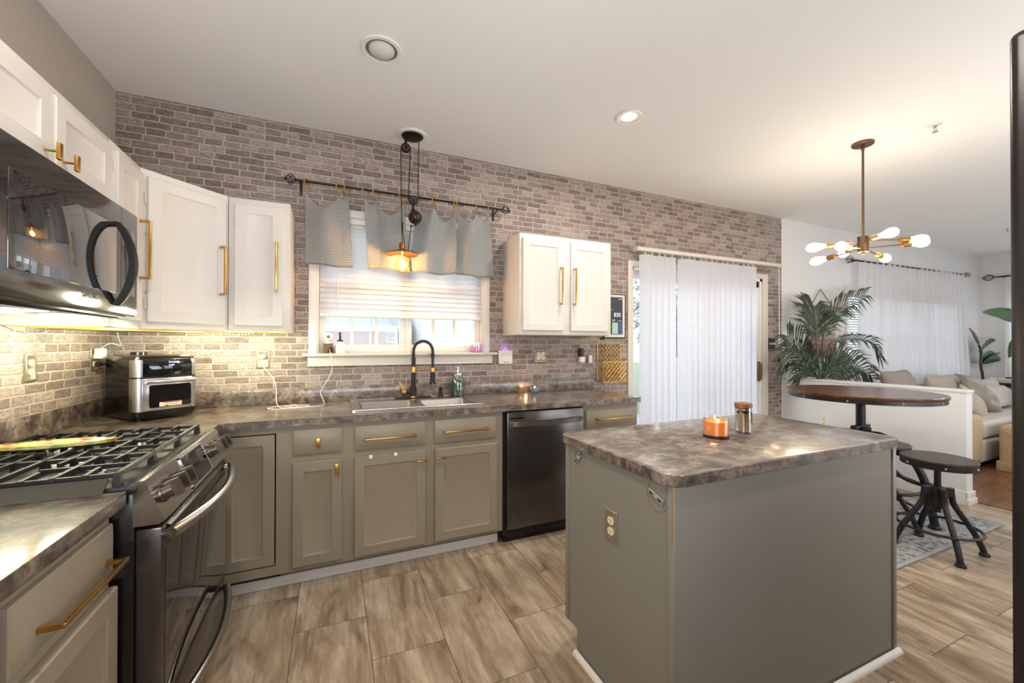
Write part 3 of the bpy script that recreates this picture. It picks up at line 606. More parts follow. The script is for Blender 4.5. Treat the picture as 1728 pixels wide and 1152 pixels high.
for a, b in ((-3.06, -2.575), (-2.565, -2.07)):
    d = cab_door(r, lx(YC, a), lx(YC, b), 0.705, 0.838, -0.632, 'taupe', 'drawer', DR, False); bar_handle(d, lx(YC, (a + b) / 2), 0.757, 0.275, -0.632, 'x', False)
    d = cab_door(r, lx(YC, a), lx(YC, b), 0.12, 0.668, -0.632, 'taupe', 'door', SH, False); t_knob(d, lx(YC, a) + 0.04, 0.6, -0.632, 'x', False)

# ================================================================ wall cabinets
ZT, ZB = 2.14, 1.38
def uppers(label, x0, x1, doors, hx, group=None):
    r = thing('wall_cabinet', label, 'cabinet', ((x0 + x1) / 2, -0.15, ZB))
    m = MB(); m.box(x0, x1, -0.32, -0.001, ZB, ZT, 0.002); m.build('carcass', 'white', r, True)
    m = MB(); m.box(x0 + 0.015, x1 - 0.015, -0.3, -0.01, ZB - 0.004, ZB + 0.002); m.build('underside', 'ply', r, True)
    for (a, b), h in zip(doors, hx):
        d = cab_door(r, a, b, 1.413, 2.105, -0.34, 'white'); bar_handle(d, h, 1.756, 0.285, -0.34, 'z')
        m = MB(); hxx = a + 0.004 if h > (a + b) / 2 else b - 0.004
        for z in (1.5, 2.0): m.cyl((hxx - 0.008, -0.327, z - 0.025), (hxx - 0.008, -0.327, z + 0.025), 0.004, seg=8)
        m.build('hinge', 'cream', d, True)
    return r
uppers('white two-door wall cabinet right of the kitchen window', 2.42, 3.247, ((2.441, 2.786), (2.855, 3.205)), (2.757, 2.878))
uppers('narrow white wall cabinet just left of the kitchen window', 0.612, 0.918, ((0.643, 0.882),), (0.852,))
# diagonal corner cabinet
r = thing('wall_cabinet', 'white corner wall cabinet with a diagonal door above the air fryer', 'cabinet', (0.2, -0.2, ZB))
m = MB(); m.prism([(0.001, -0.001), (0.001, -0.609), (0.32, -0.609), (0.609, -0.32), (0.609, -0.001)], ZB, ZT); m.build('carcass', 'white', r, True)
m = MB(); m.prism([(0.012, -0.012), (0.012, -0.597), (0.31, -0.597), (0.597, -0.31), (0.597, -0.012)], ZB - 0.004, ZB + 0.002); m.build('underside', 'ply', r, True)
def diag(o):
    ca, sa = math.cos(R(45)), math.sin(R(45)); T = Matrix.Translation((0.32, -0.609, 0)) @ Matrix.Rotation(R(45), 4, 'Z')
    o.data.transform(xf(r).inverted() @ T)
L = math.hypot(0.289, 0.289)
m = MB(); m.panel(0.022, L - 0.022, 1.413, 2.105, 0.0, SH(-0.02)); d = m.build('door', 'white', None); diag(d); d.parent = r
hnd = bar_handle(None, L - 0.052, 1.71, 0.27, -0.02, 'z', False); diag(hnd); hnd.parent = d
m = MB()
for z in (1.5, 2.0): m.cyl((0.018, -0.008, z - 0.025), (0.018, -0.008, z + 0.025), 0.004, seg=8)
hg = m.build('hinge', 'cream', None); diag(hg); hg.parent = d
# left wall: narrow cabinet, then the pair above the microwave
def left_upper(label, yc, y0, y1, z0, doors, knob):
    r = thing('wall_cabinet', label, 'cabinet', (0, yc, z0), RZ)
    m = MB(); m.box(0.001, 0.32, y0, y1, z0, ZT, 0.002); m.build('carcass', 'white', r, True)
    m = MB(); m.box(0.012, 0.305, y0 + 0.012, y1 - 0.012, z0 - 0.004, z0 + 0.002); m.build('underside', 'ply', r, True)
    for a, b, h in doors:
        m = MB(); m.panel(a - yc, b - yc, 0.035 if knob else 0.033, ZT - z0 - 0.035, -0.32, SH(-0.34)); d = m.build('door', 'white', r)
        if knob: t_knob(d, h - yc, 1.905 - z0, -0.34, 'z', False, 0.052)
        else: bar_handle(d, h - yc, 1.742 - z0, 0.272, -0.34, 'z', False)
        m = MB(); hy = (a if h > (a + b) / 2 else b) - yc
        for z in (0.08, ZT - z0 - 0.1): m.cyl((hy, -0.327, z - 0.02), (hy, -0.327, z + 0.02), 0.004, seg=8)
        m.build('hinge', 'cream', d)
    return r
left_upper('narrow white wall cabinet between the microwave and the corner cabinet', -0.755, -0.9, -0.611, ZB, ((-0.878, -0.64, -0.672),), False)
left_upper('white two-door wall cabinet above the microwave with short brass pulls', -1.29, -1.68, -0.902, 1.845, ((-1.665, -1.315, -1.352), (-1.292, -0.935, -1.256)), True)

# ================================================================ sink, faucet
r = thing('sink', 'stainless double-bowl drop-in kitchen sink under the window', 'sink', (1.67, -0.27, 0.914))
def rrect(x0, x1, y0, y1, rad, z, n=5):
    out = []
    for cx, cy, a0 in ((x1 - rad, y1 - rad, 0), (x0 + rad, y1 - rad, 90), (x0 + rad, y0 + rad, 180), (x1 - rad, y0 + rad, 270)):
        for k in range(n + 1):
            a = R(a0 + 90 * k / n); out.append((cx + rad * math.cos(a), cy + rad * math.sin(a), z))
    return out
B1 = (1.308, 1.652, -0.485, -0.185); B2 = (1.692, 2.03, -0.485, -0.185)
m = MB(); za, zb = 0.9145, 0.9195
xs = [SX0, B1[0], B1[1], B2[0], B2[1], SX1]; ys = [SY0, B1[2], B1[3], SY1]
for i in range(5):
    for j in range(3):
        if j == 1 and i in (1, 3): continue
        m.box(xs[i], xs[i + 1], ys[j], ys[j + 1], za, zb)
m.tube(rrect(SX0 + 0.003, SX1 - 0.003, SY0 + 0.003, SY1 - 0.003, 0.02, 0.918), 0.0045, 8, True); m.build('rim', 'steel', r, True)
for B in (B1, B2):
    m = MB(); rings = [rrect(B[0] - 0.001, B[1] + 0.001, B[2] - 0.001, B[3] + 0.001, 0.012, 0.9185), rrect(B[0] + 0.004, B[1] - 0.004, B[2] + 0.004, B[3] - 0.004, 0.03, 0.912), rrect(B[0] + 0.012, B[1] - 0.012, B[2] + 0.012, B[3] - 0.012, 0.045, 0.80), rrect(B[0] + 0.035, B[1] - 0.035, B[2] + 0.035, B[3] - 0.035, 0.05, 0.745)]
    m.loft(rings, False, True); bo = m.build('bowl', 'sbowl', r, True)
    m = MB(); cx, cy = (B[0] + B[1]) / 2, (B[2] + B[3]) / 2; m.lathe([(0.001, 0.0), (0.03, 0), (0.042, 0.004), (0.042, 0.0065), (0.001, 0.0066)], (cx, cy, 0.7445)); m.build('drain', 'gblack', bo, True)
FX, FY = 1.688, -0.075
r = thing('faucet', 'black and brass spring kitchen faucet behind the sink bowls', 'faucet', (FX, FY, 0.9195))
m = MB(); m.box(FX - 0.13, FX + 0.13, FY - 0.026, FY + 0.026, 0.9195, 0.926, 0.003); m.build('deck_plate', 'black', r, True)
m = MB(); m.cyl((FX, FY, 0.926), (FX, FY, 1.002), 0.0225); m.cyl((FX, FY, 1.002), (FX, FY, 1.105), 0.0155); m.cyl((FX, FY, 1.145), (FX, FY, 1.2), 0.0145); m.cyl((FX, FY, 1.2), (FX, FY, 1.206), 0.017); m.build('body', 'black', r, True)
m = MB(); m.cyl((FX, FY, 1.105), (FX, FY, 1.145), 0.0195); m.cyl((FX, FY, 0.926), (FX, FY, 0.933), 0.024); m.build('collar', 'brass', r, True)
m = MB(); m.tube([(FX, FY, 0.965), (FX - 0.055, FY, 0.965)], 0.016, 12); m.build('valve', 'black', r, True)
m = MB(); m.tube([(FX - 0.055, FY, 0.965), (FX - 0.082, FY, 0.967)], 0.019, 14); m.bar([(FX - 0.07, FY, 0.98), (FX - 0.085, FY, 1.01), (FX - 0.1, FY, 1.04)], 0.008, 0.012, (1, 0, 0)); m.build('lever', 'brass', r, True)
arch = []
for k in range(19):
    a = PI - PI * k / 18; arch.append(Vector((FX + 0.07 + 0.07 * math.cos(a), FY, 1.255 + 0.075 * math.sin(a))))
path = [Vector((FX, FY, 1.2)), Vector((FX, FY, 1.23))] + arch + [Vector((FX + 0.14, FY, 1.23))]
m = MB(); m.tube(path, 0.0085, 10); m.build('hose', 'black', r, True)
m = MB(); dense = spline(path, 10); up = Vector((0, 1, 0))
pp = []
tot = sum((dense[i + 1] - dense[i]).length for i in range(len(dense) - 1)); n = 340; acc = [0.0]
for i in range(len(dense) - 1): acc.append(acc[-1] + (dense[i + 1] - dense[i]).length)
j = 0
for k in range(n):
    s_ = tot * k / (n - 1)
    while j < len(acc) - 2 and acc[j + 1] < s_: j += 1
    f = (s_ - acc[j]) / max(1e-9, acc[j + 1] - acc[j]); p = dense[j].lerp(dense[j + 1], f); t = (dense[j + 1] - dense[j]).normalized(); v = t.cross(up); a = s_ / 0.0125 * 2 * PI
    pp.append(p + (up * math.cos(a) + v * math.sin(a)) * 0.0125)
m.tube(pp, 0.0022, 5); m.build('spring', 'black', r, True)
m = MB(); m.cyl((FX + 0.14, FY, 1.235), (FX + 0.14, FY, 1.21), 0.0145); m.cyl((FX + 0.14, FY, 1.21), (FX + 0.14, FY, 1.13), 0.009); m.cyl((FX + 0.14, FY, 1.13), (FX + 0.14, FY, 1.03), 0.0165, 0.018); m.build('spray_head', 'black', r, True)
m = MB(); m.cyl((FX + 0.14, FY, 1.03), (FX + 0.14, FY, 1.015), 0.02, 0.026); m.build('nozzle', 'gblack', r, True)
m = MB(); m.tube([(FX + 0.02, FY, 1.122), (FX + 0.125, FY, 1.122)], 0.0055, 10); m.cyl((FX + 0.14, FY, 1.105), (FX + 0.14, FY, 1.135), 0.0195); m.build('holder_arm', 'brass', r, True)
r = thing('soap_pump', 'small black built-in soap pump on the sink rim right of the faucet', 'soap dispenser', (1.888, -0.075, 0.9195))
m = MB(); m.lathe([(0.02, 0), (0.02, 0.006), (0.012, 0.01), (0.012, 0.045), (0.014, 0.05), (0.014, 0.066), (0.004, 0.07)], (0, 0, 0), 16); m.build('pump_body', 'gblack', r)
m = MB(); m.tube([(0, 0, 0.058), (-0.0, -0.03, 0.06), (0.0, -0.045, 0.05)], 0.0055, 10); m.build('spout', 'gblack', r)
# ================================================================ range
RY0, RY1 = -1.624, -0.868
r = thing('range', 'black stainless slide-in gas range with five knobs and cast iron grates', 'range', (0.35, -1.245, 0))
m = MB(); m.box(0.03, 0.655, RY0, RY1, 0.03, 0.90, 0.004); m.box(0.05, 0.6, RY0 + 0.03, RY1 - 0.03, 0.0, 0.04); m.build('body', 'gblack', r, True)
m = MB(); m.box(0.028, 0.662, RY0 - 0.004, RY1 + 0.004, 0.90, 0.921, 0.006, 3); m.box(0.028, 0.07, RY0, RY1, 0.921, 0.94, 0.006); m.build('cooktop', 'iron', r, True)
P0, P1 = Vector((0.676, 0, 0.931)), Vector((0.722, 0, 0.815)); sd = (P1 - P0).normalized(); nn = Vector((-sd.z, 0, sd.x))
m = MB(); m.prism([(0.64, 0.921), (0.66, 0.931), (0.676, 0.931), (0.722, 0.815), (0.708, 0.806), (0.64, 0.806)], RY0, RY1, 'xz'); m.build('control_panel', 'rsteel', r, True)
def onslope(t, y, off): return P0 + sd * t + nn * off + Vector((0, y, 0))
m = MB(); m.loft([[onslope(0.012, -1.36, o), onslope(0.115, -1.36, o), onslope(0.115, -1.125, o), onslope(0.012, -1.125, o)] for o in (0.0, 0.003)]); d_ = m.build('display', 'gloss', r, True)
m = MB()
for a, b, c, d in ((0.006, 0.012, -1.366, -1.119), (0.115, 0.121, -1.366, -1.119), (0.006, 0.121, -1.366, -1.36), (0.006, 0.121, -1.125, -1.119)):
    m.loft([[onslope(a, c, o), onslope(b, c, o), onslope(b, d, o), onslope(a, d, o)] for o in (0.0, 0.004)])
m.build('bezel', 'steel', d_, True)
for y in (-1.565, -1.5, -1.435, -1.06, -0.995, -0.93):
    m = MB(); c = onslope(0.06, y, 0); m.cyl(c, c + nn * 0.006, 0.028, 0.027, 24); m.cyl(c + nn * 0.006, c + nn * 0.03, 0.0225, 0.021, 24)
    fw = sd; q = c + nn * 0.03
    m.loft([[q + fw * a * 0.025 + Vector((0, b * 0.0085, 0)) + nn * o for a, b in ((-1, -1), (1, -1), (1, 1), (-1, 1))] for o in (-0.016, 0.018)]); m.build('knob', 'knob', r, True)
m = MB(); m.box(0.655, 0.714, RY0 + 0.002, RY1 - 0.002, 0.288, 0.796, 0.006); dr = m.build('oven_door', 'bsteel', r, True)
m = MB(); m.box(0.713, 0.7165, RY0 + 0.03, RY1 - 0.012, 0.30, 0.735, 0.002); m.build('oven_glass', 'mirror', dr, True)
m = MB(); m.loft([[(0.700, RY0 + 0.04, 0.796), (0.722, RY0 + 0.04, 0.782), (0.722, RY1 - 0.04, 0.782), (0.700, RY1 - 0.04, 0.796)], [(0.700, RY0 + 0.04, 0.799), (0.724, RY0 + 0.04, 0.785), (0.724, RY1 - 0.04, 0.785), (0.700, RY1 - 0.04, 0.799)]]); m.mi = 1
for k in range(6):
    for j in range(3):
        y = RY0 + 0.09 + k * 0.1; t = 0.25 + 0.22 * j; m.box(0.700 + 0.022 * t - 0.001, 0.700 + 0.022 * t + 0.002, y, y + 0.08, 0.7995 - 0.014 * t, 0.8005 - 0.014 * t)
m.build('vent', ['gblack', 'steel'], dr, True)
def bow(z, y0, y1, x0, xm, rad, n=24, sag=0.0):
    return [(x0 + (xm - x0) * math.sin(PI * (0.06 + 0.88 * i / n)) ** 0.8, y0 + (y1 - y0) * i / n, z - sag * i / n) for i in range(n + 1)]
m = MB(); pts = bow(0.775, RY0 + 0.004, RY1 - 0.02, 0.714, 0.79, 0.016, 24, 0.01); m.tube(pts, 0.0165, 14); m.tube([(0.712, RY0 + 0.02, 0.77), (0.735, RY0 + 0.012, 0.774)], 0.012, 10); m.tube([(0.712, RY1 - 0.04, 0.765), (0.735, RY1 - 0.03, 0.765)], 0.012, 10); m.build('door_handle', 'rsteel', dr, True)
m = MB(); m.box(0.655, 0.712, RY0 + 0.002, RY1 - 0.002, 0.06, 0.28, 0.006); dw = m.build('warming_drawer', 'bsteel', r, True)
m = MB(); m.tube(bow(0.235, RY0 + 0.03, RY1 - 0.03, 0.708, 0.775, 0.015, 24), 0.0145, 12); m.build('drawer_handle', 'rsteel', dw, True)
for y, x, rad in ((-1.47, 0.23, 0.045), (-1.47, 0.48, 0.052), (-1.245, 0.35, 0.06), (-1.02, 0.23, 0.05), (-1.02, 0.48, 0.045)):
    m = MB(); m.lathe([(0.001, 0.921), (rad * 1.1, 0.921), (rad, 0.932), (rad * 0.96, 0.933)], (x, y, 0), 24); m.build('burner_base', 'steel', r, True)
    m = MB(); m.lathe([(0.001, 0.933), (rad * 0.86, 0.933), (rad * 0.9, 0.937), (rad * 0.86, 0.941), (0.001, 0.9415)], (x, y, 0), 24); m.build('burner_cap', 'iron', r, True)
gw = (RY1 - RY0 - 0.03) / 3
for k in range(3):
    a = RY0 + 0.015 + k * gw + 0.004; b = a + gw - 0.008; zt = 0.958; m = MB()
    for x in (0.105, 0.23, 0.355, 0.48, 0.612):
        m.bar([(x, a, zt - 0.006), (x, b, zt - 0.006)], 0.011, 0.012)
        for y in (a, b):
            m.loft([[(x - 0.0055, y - 0.006, zt), (x + 0.0055, y - 0.006, zt), (x + 0.0055, y + 0.006, zt), (x - 0.0055, y + 0.006, zt)], [(x - 0.010, y - 0.009, 0.921), (x + 0.01, y - 0.009, 0.921), (x + 0.01, y + 0.009, 0.921), (x - 0.01, y + 0.009, 0.921)]])
    for y in (a, (a + b) / 2, b):
        for x0, x1 in ((0.105, 0.30), (0.40, 0.612)) if y == (a + b) / 2 else ((0.105, 0.612),): m.bar([(x0, y, zt - 0.008), (x1, y, zt - 0.008)], 0.009, 0.012)
    for x in (0.17, 0.29, 0.42, 0.545):
        for s_, y in ((1, a), (-1, b)): m.bar([(x, y, zt - 0.006), (x, y + s_ * gw * 0.3, zt - 0.004)], 0.009, 0.012); m.bar([(x, y, zt), (x, y, 0.921)], 0.012, 0.012, (1, 0, 0))
    m.build('grate', 'iron', r, True)
m = MB(); m.prism([(-1.66, 0.9155), (-1.655, 0.915), (-1.628, 0.936), (-1.622, 0.946), (-1.626, 0.948), (-1.634, 0.938)], 0.03, 0.6, 'yz')
tag(m.build('gap_cover', 'olive'), 'dark silicone strip bridging the gap between range and near worktop', 'gap cover')
m = MB(); m.lathe([(0.001, 0.0), (0.75, 0.0), (0.95, 0.35), (1.0, 1.0), (0.93, 0.95), (0.8, 0.45), (0.001, 0.35)], (0, 0, 0), 32)
for v in m.bm.verts:
    t = v.co.x; wd = 0.052 * (1 - 0.35 * max(0, -t)); v.co = Vector((0.27 + t * 0.18, -1.172 + v.co.y * wd, 0.959 + v.co.z * 0.016))
tag(m.build('spoon_rest', 'ceramic'), 'colourful painted ceramic spoon rest lying on the grates of the range', 'spoon rest')

# ================================================================ microwave
r = thing('microwave', 'black stainless over-the-range microwave under the white cabinet', 'microwave', (0.2, -1.28, 1.42))
MY0, MY1 = -1.672, -0.907
m = MB(); m.box(0.002, 0.375, MY0, MY1, 1.415, 1.842, 0.004); m.build('body', 'gblack', r, True)
def bowed(y0, y1, x0, x1, z0, z1, mat, name, n=10):
    m = MB(); rings = []
    for i in range(n + 1):
        y = y0 + (y1 - y0) * i / n
        def fx(x): return x
        rings.append([(x0, y, z0 + 0.012), (x0, y, z1), (x1 - 0.006, y, z1), (x1, y, z1 - 0.008), (x1, y, z0 + 0.012), (x1 - 0.008, y, z0)])
    m.loft(rings); return m.build(name, mat, r, True)
dr = bowed(MY0, -1.046, 0.376, 0.411, 1.42, 1.838, 'mwsteel', 'door'); bowed(-1.043, MY1, 0.376, 0.411, 1.42, 1.838, 'mwsteel', 'control_panel')
m = MB(); m.box(0.409, 0.4125, -1.64, -1.085, 1.498, 1.752, 0.001); m.build('door_glass', 'mirror', dr, True)
m = MB(); m.box(0.4095, 0.4115, -1.02, -0.93, 1.50, 1.76, 0.001); m.build('keypad', 'gloss', r, True)
m = MB(); pts = []; n = 18
rings = []
for i in range(n + 1):
    t = i / n; z = 1.452 + 0.31 * t; x = 0.413 + 0.052 * math.sin(PI * t) ** 0.75; wd = 0.020; th = 0.011
    rings.append([(x - th, -1.088 - wd * 0.8, z), (x + th * 0.6, -1.088 - wd * 0.8, z), (x + th, -1.088 - wd * 0.3, z), (x + th, -1.088 + wd * 0.3, z), (x + th * 0.6, -1.088 + wd * 0.8, z), (x - th, -1.088 + wd * 0.8, z)])
m.loft(rings); m.build('handle', 'black', dr, True)
t_ = text('brand_lettering', 'SAMSUNG', 'pewter', dr, Vector((0.4116, -1.262, 1.468)) - Vector((0.2, -1.28, 1.42)), (R(90), 0, R(90)), 0.021, 0.0004)
m = MB()
for y in (-1.60, -1.29): m.box(0.06, 0.34, y + 0.02, y + 0.28, 1.409, 1.416, 0.002)
m.build('grease_filter', 'steel', r, True)
m = MB(); m.box(0.34, 0.37, -1.62, -0.95, 1.411, 1.416); m.build('vent_slot', 'dark', r, True)

# ================================================================ air fryer oven
TH = math.atan2(0.18, 0.206); r = thing('air_fryer', 'black and steel air fryer oven standing in the worktop corner', 'air fryer', (0.248, -0.238, 0.9145), TH)
W, D, HH = 0.28, 0.325, 0.335
def rfoot(w, d, rad, z, inset=0.0): return rrect(-w / 2 + inset, w / 2 - inset, -d / 2 + inset, d / 2 - inset, rad, z)
m = MB(); m.loft([rfoot(W, D, 0.03, 0.008, 0.012), rfoot(W, D, 0.03, 0.03), rfoot(W, D, 0.03, HH - 0.025), rfoot(W, D, 0.03, HH - 0.006, 0.01), rfoot(W, D, 0.03, HH, 0.035)])
for x in (-0.1, 0.1):
    for y in (-0.11, 0.11): m.cyl((x, y, 0.0), (x, y, 0.012), 0.012)
m.build('body', 'gblack', r)
def wrapfront(z0, z1, off, x0, x1, mat, name, parent=r, side=0.05):
    # front skin that wraps round both front corners
    m = MB(); fp = []
    rad = 0.03
    fp.append((-W / 2 - off, -D / 2 + side))
    for k in range(7): a = R(180 + 90 * k / 6); fp.append((-W / 2 + rad + (rad + off) * math.cos(a), -D / 2 + rad + (rad + off) * math.sin(a)))
    for k in range(7): a = R(270 + 90 * k / 6); fp.append((W / 2 - rad + (rad + off) * math.cos(a), -D / 2 + rad + (rad + off) * math.sin(a)))
    fp.append((W / 2 + off, -D / 2 + side))
    fp = [p for p in fp if x0 <= p[0] <= x1]
    inner = [(p[0] * 0.98, p[1] + 0.006 if p[1] < -D / 2 + 0.01 else p[1]) for p in fp]
    m.prism(fp + inner[::-1], z0, z1); return m.build(name, mat, parent)
wrapfront(0.225, 0.312, 0.002, -1, -W / 2 + 0.0305, 'steel', 'side_trim'); wrapfront(0.225, 0.312, 0.002, W / 2 - 0.0305, 1, 'steel', 'side_trim')
m = MB(); m.box(-W / 2 + 0.03, W / 2 - 0.03, -D / 2 - 0.003, -D / 2 + 0.004, 0.225, 0.312, 0.001); cp = m.build('control_panel', 'gloss', r)
text('display_text', 'Instant', 'disp', cp, (0.025, -D / 2 - 0.0032, 0.299), (R(90), 0, 0), 0.017, 0.0002)
text('display_text', 'OFF', 'disp', cp, (0.015, -D / 2 - 0.0032, 0.281), (R(90), 0, 0), 0.015, 0.0002)
m = MB(); rad = 0.03; x0 = -W / 2 + 0.03; m.box(-W / 2 + 0.028, W / 2 - 0.028, -D / 2 - 0.004, -D / 2 + 0.004, 0.05, 0.217, 0.003)
dr = m.build('door', 'steel', r)
wrapfront(0.05, 0.217, 0.003, -1, -W / 2 + 0.0305, 'steel', 'door_edge', dr); wrapfront(0.05, 0.217, 0.003, W / 2 - 0.0305, 1, 'steel', 'door_edge', dr)
m = MB(); rr = [(p[0], p[2]) for p in [(q[0], 0, q[1]) for q in rrect(-0.083, 0.105, 0.064, 0.182, 0.012, 0)]]; m.prism(rr, -D / 2 - 0.0065, -D / 2 - 0.003, 'xz'); m.build('door_window', 'gloss', dr)
m = MB(); m.box(-0.04, 0.06, -D / 2 - 0.0075, -D / 2 - 0.0064, 0.068, 0.09); m.mi = 1; m.box(-0.022, 0.055, -D / 2 - 0.0079, -D / 2 - 0.0074, 0.085, 0.089); m.mi = 2; m.box(-0.015, 0.0, -D / 2 - 0.0079, -D / 2 - 0.0074, 0.069, 0.074); m.box(0.004, 0.045, -D / 2 - 0.0079, -D / 2 - 0.0074, 0.0765, 0.078); m.build('warning_sticker', ['lab', 'red', 'dark'], dr)
m = MB(); m.box(-W / 2 + 0.04, W / 2 - 0.02, -D / 2 - 0.026, -D / 2 - 0.012, 0.190, 0.21, 0.006); m.box(-W / 2 + 0.045, -W / 2 + 0.06, -D / 2 - 0.014, -D / 2, 0.192, 0.208); m.box(W / 2 - 0.03, W / 2 - 0.015, -D / 2 - 0.014, -D / 2, 0.192, 0.208); m.build('handle', 'steel', dr)
m = MB(); m.cyl((-0.02, 0.09, HH), (-0.02, 0.09, HH + 0.014), 0.035); m.build('top_vent', 'gblack', r)

# ================================================================ outlets, switches, plugs
def plate(kind, loc, rz, label, cat, w=0.074, h=0.118, mat='pewter', duplex=1, gang=1):
    r = thing(kind, label, cat, loc, rz)
    m = MB(); m.panel(-w / 2, w / 2, -h / 2, h / 2, -0.0005, [(0.0, -0.003), (0.004, -0.006), (0.010, -0.006), (0.013, -0.004)]); m.build('cover_plate', mat, r)
    if duplex:
        for g in range(gang):
            cx = (g - (gang - 1) / 2) * 0.046
            for z in (-0.0195, 0.0195):
                m = MB(); m.prism([(cx + 0.0165 * math.cos(a) , max(-0.0135, min(0.0135, 0.0165 * math.sin(a))) + z) for a in [2 * PI * k / 24 for k in range(24)]], -0.008, -0.003, 'xz')
                m.mi = 1
                for x in (-0.006, 0.006): m.box(cx + x - 0.001, cx + x + 0.001, -0.0083, -0.0078, z - 0.001, z + 0.007)
                m.box(cx - 0.002, cx + 0.002, -0.0083, -0.0078, z - 0.009, z - 0.005); m.build('receptacle', ['ivory', 'dark'], r)
    return r
plate('wall_outlet', (0, -0.713, 1.21), RZ, 'bronze-framed double outlet on the brick backsplash above the grates', 'outlet')
o1 = plate('wall_outlet', (0, -0.217, 1.222), RZ, 'outlet beside the air fryer with a white charger and black plug', 'outlet')
plate('wall_outlet', (0.74, 0, 1.209), 0, 'outlet under the narrow wall cabinet with a white plug in it', 'outlet')
plate('wall_outlet', (2.764, 0, 1.211), 0, 'double-width outlet plate under the two-door wall cabinet', 'outlet', 0.118, 0.118, 'pewter', 1, 2)
plate('wall_outlet', (2.11, -1.82, 0.633), -RZ, 'bronze outlet on the grey end panel of the kitchen island', 'outlet')
plate('wall_outlet', (5.91, -0.44, 0.50), -RZ, 'white outlet low on the half wall behind the table', 'outlet', mat='wplastic')
r = plate('light_switch', (5.728, 0, 1.318), 0, 'dark three-gang switch plate at the right end of the brick wall', 'switch', 0.115, 0.12, 'black', 0)
for k in (-1, 0, 1):
    m = MB(); m.box(k * 0.034 - 0.006, k * 0.034 + 0.006, -0.014, -0.003, -0.01, 0.012, 0.002); m.build('toggle', 'wplastic', r)
r = plate('wall_outlet', (3.16, 0, 1.185), 0, 'outlet right of the double plate with a dark plug-in device', 'outlet')
m = MB(); m.box(3.13, 3.185, -0.045, -0.009, 1.15, 1.20, 0.005); m.mi = 1; m.box(3.137, 3.172, -0.04, -0.009, 1.20, 1.275, 0.006); tag(m.build('plug_in_freshener', ['wplastic', 'darkob']), 'dark plug-in air freshener in the outlet right of the double plate', 'air freshener')
m = MB(); m.box(3.235, 3.268, -0.03, -0.001, 1.145, 1.212, 0.004); tag(m.build('charger', 'wplastic'), 'white charger block on brick beside the plug-in freshener', 'charger')
r = thing('outlet_adapter', 'square white outlet adapter with a purple night light right of the window', 'adapter', (2.433, 0, 1.204))
m = MB(); m.box(-0.06, 0.06, -0.035, -0.001, -0.056, 0.056, 0.009, 3); m.mi = 1
for x in (-0.03, 0.0, 0.03):
    z = 0.018
    for dx in (-0.006, 0.006): m.box(x + dx - 0.001, x + dx + 0.001, -0.0356, -0.0346, z, z + 0.009)
    m.box(x - 0.002, x + 0.002, -0.0356, -0.0346, z - 0.009, z - 0.005)
for x in (-0.012, 0.012): m.box(x - 0.006, x + 0.006, -0.0356, -0.0346, -0.042, -0.037)
m.build('adapter_body', ['wplastic', 'dark'], r)
m = MB(); m.box(-0.02, 0.02, -0.03, -0.012, 0.054, 0.058, 0.001); m.build('night_light', 'purple', r)
point('purple_night_light', (2.433, -0.02, 1.275), 0.035, (0.45, 0.15, 1.0), 0.01)
m = MB(); m.box(0.008, 0.045, -0.24, -0.19, 1.23, 1.285, 0.006); tag(m.build('charger', 'wplastic'), 'white charger cube plugged in beside the air fryer', 'charger')
m = MB(); m.tube([(0.009, -0.217, 1.2), (0.03, -0.217, 1.2)], 0.012, 10); m.tube(spline([(0.03, -0.217, 1.2), (0.05, -0.19, 1.19), (0.07, -0.14, 1.1), (0.08, -0.08, 0.98), (0.10, -0.05, 0.925)], 6), 0.004, 8); tag(m.build('power_cord', 'black'), 'black power cord of the air fryer plugged in at the corner', 'cord')
m = MB(); m.tube(spline([(0.03, -0.215, 1.285), (0.05, -0.18, 1.31), (0.09, -0.16, 1.30), (0.07, -0.13, 1.33), (0.06, -0.12, 1.37)], 6), 0.0018, 6); tag(m.build('charging_cable', 'wplastic'), 'thin white cable running up from the corner charger', 'cable')
# cable from outlet to the camera on the sill
CB = [(0.735, -0.02, 1.225), (0.742, -0.03, 1.17), (0.80, -0.045, 1.09), (0.82, -0.05, 1.02), (0.825, -0.09, 0.95), (0.86, -0.20, 0.918), (0.96, -0.24, 0.917), (1.02, -0.2, 0.92), (0.97, -0.13, 0.917), (0.85, -0.14, 0.918), (0.79, -0.2, 0.917), (0.85, -0.26, 0.917), (0.95, -0.22, 0.922), (0.93, -0.15, 0.925), (0.88, -0.19, 0.922), (0.98, -0.23, 0.918), (1.09, -0.19, 0.917), (1.10, -0.11, 0.93), (1.08, -0.06, 0.98), (1.10, -0.035, 1.03), (1.13, -0.03, 1.08), (1.15, -0.04, 1.15), (1.145, -0.062, 1.21), (1.14, -0.062, 1.247), (1.135, -0.04, 1.26), (1.125, -0.02, 1.34)]
m = MB(); m.tube(spline(CB, 6), 0.0022, 6); m.box(0.72, 0.752, -0.035, -0.008, 1.215, 1.24, 0.005); tag(m.build('charging_cable', 'wplastic'), 'white cable coiled on the worktop, running up to the windowsill camera', 'cable')

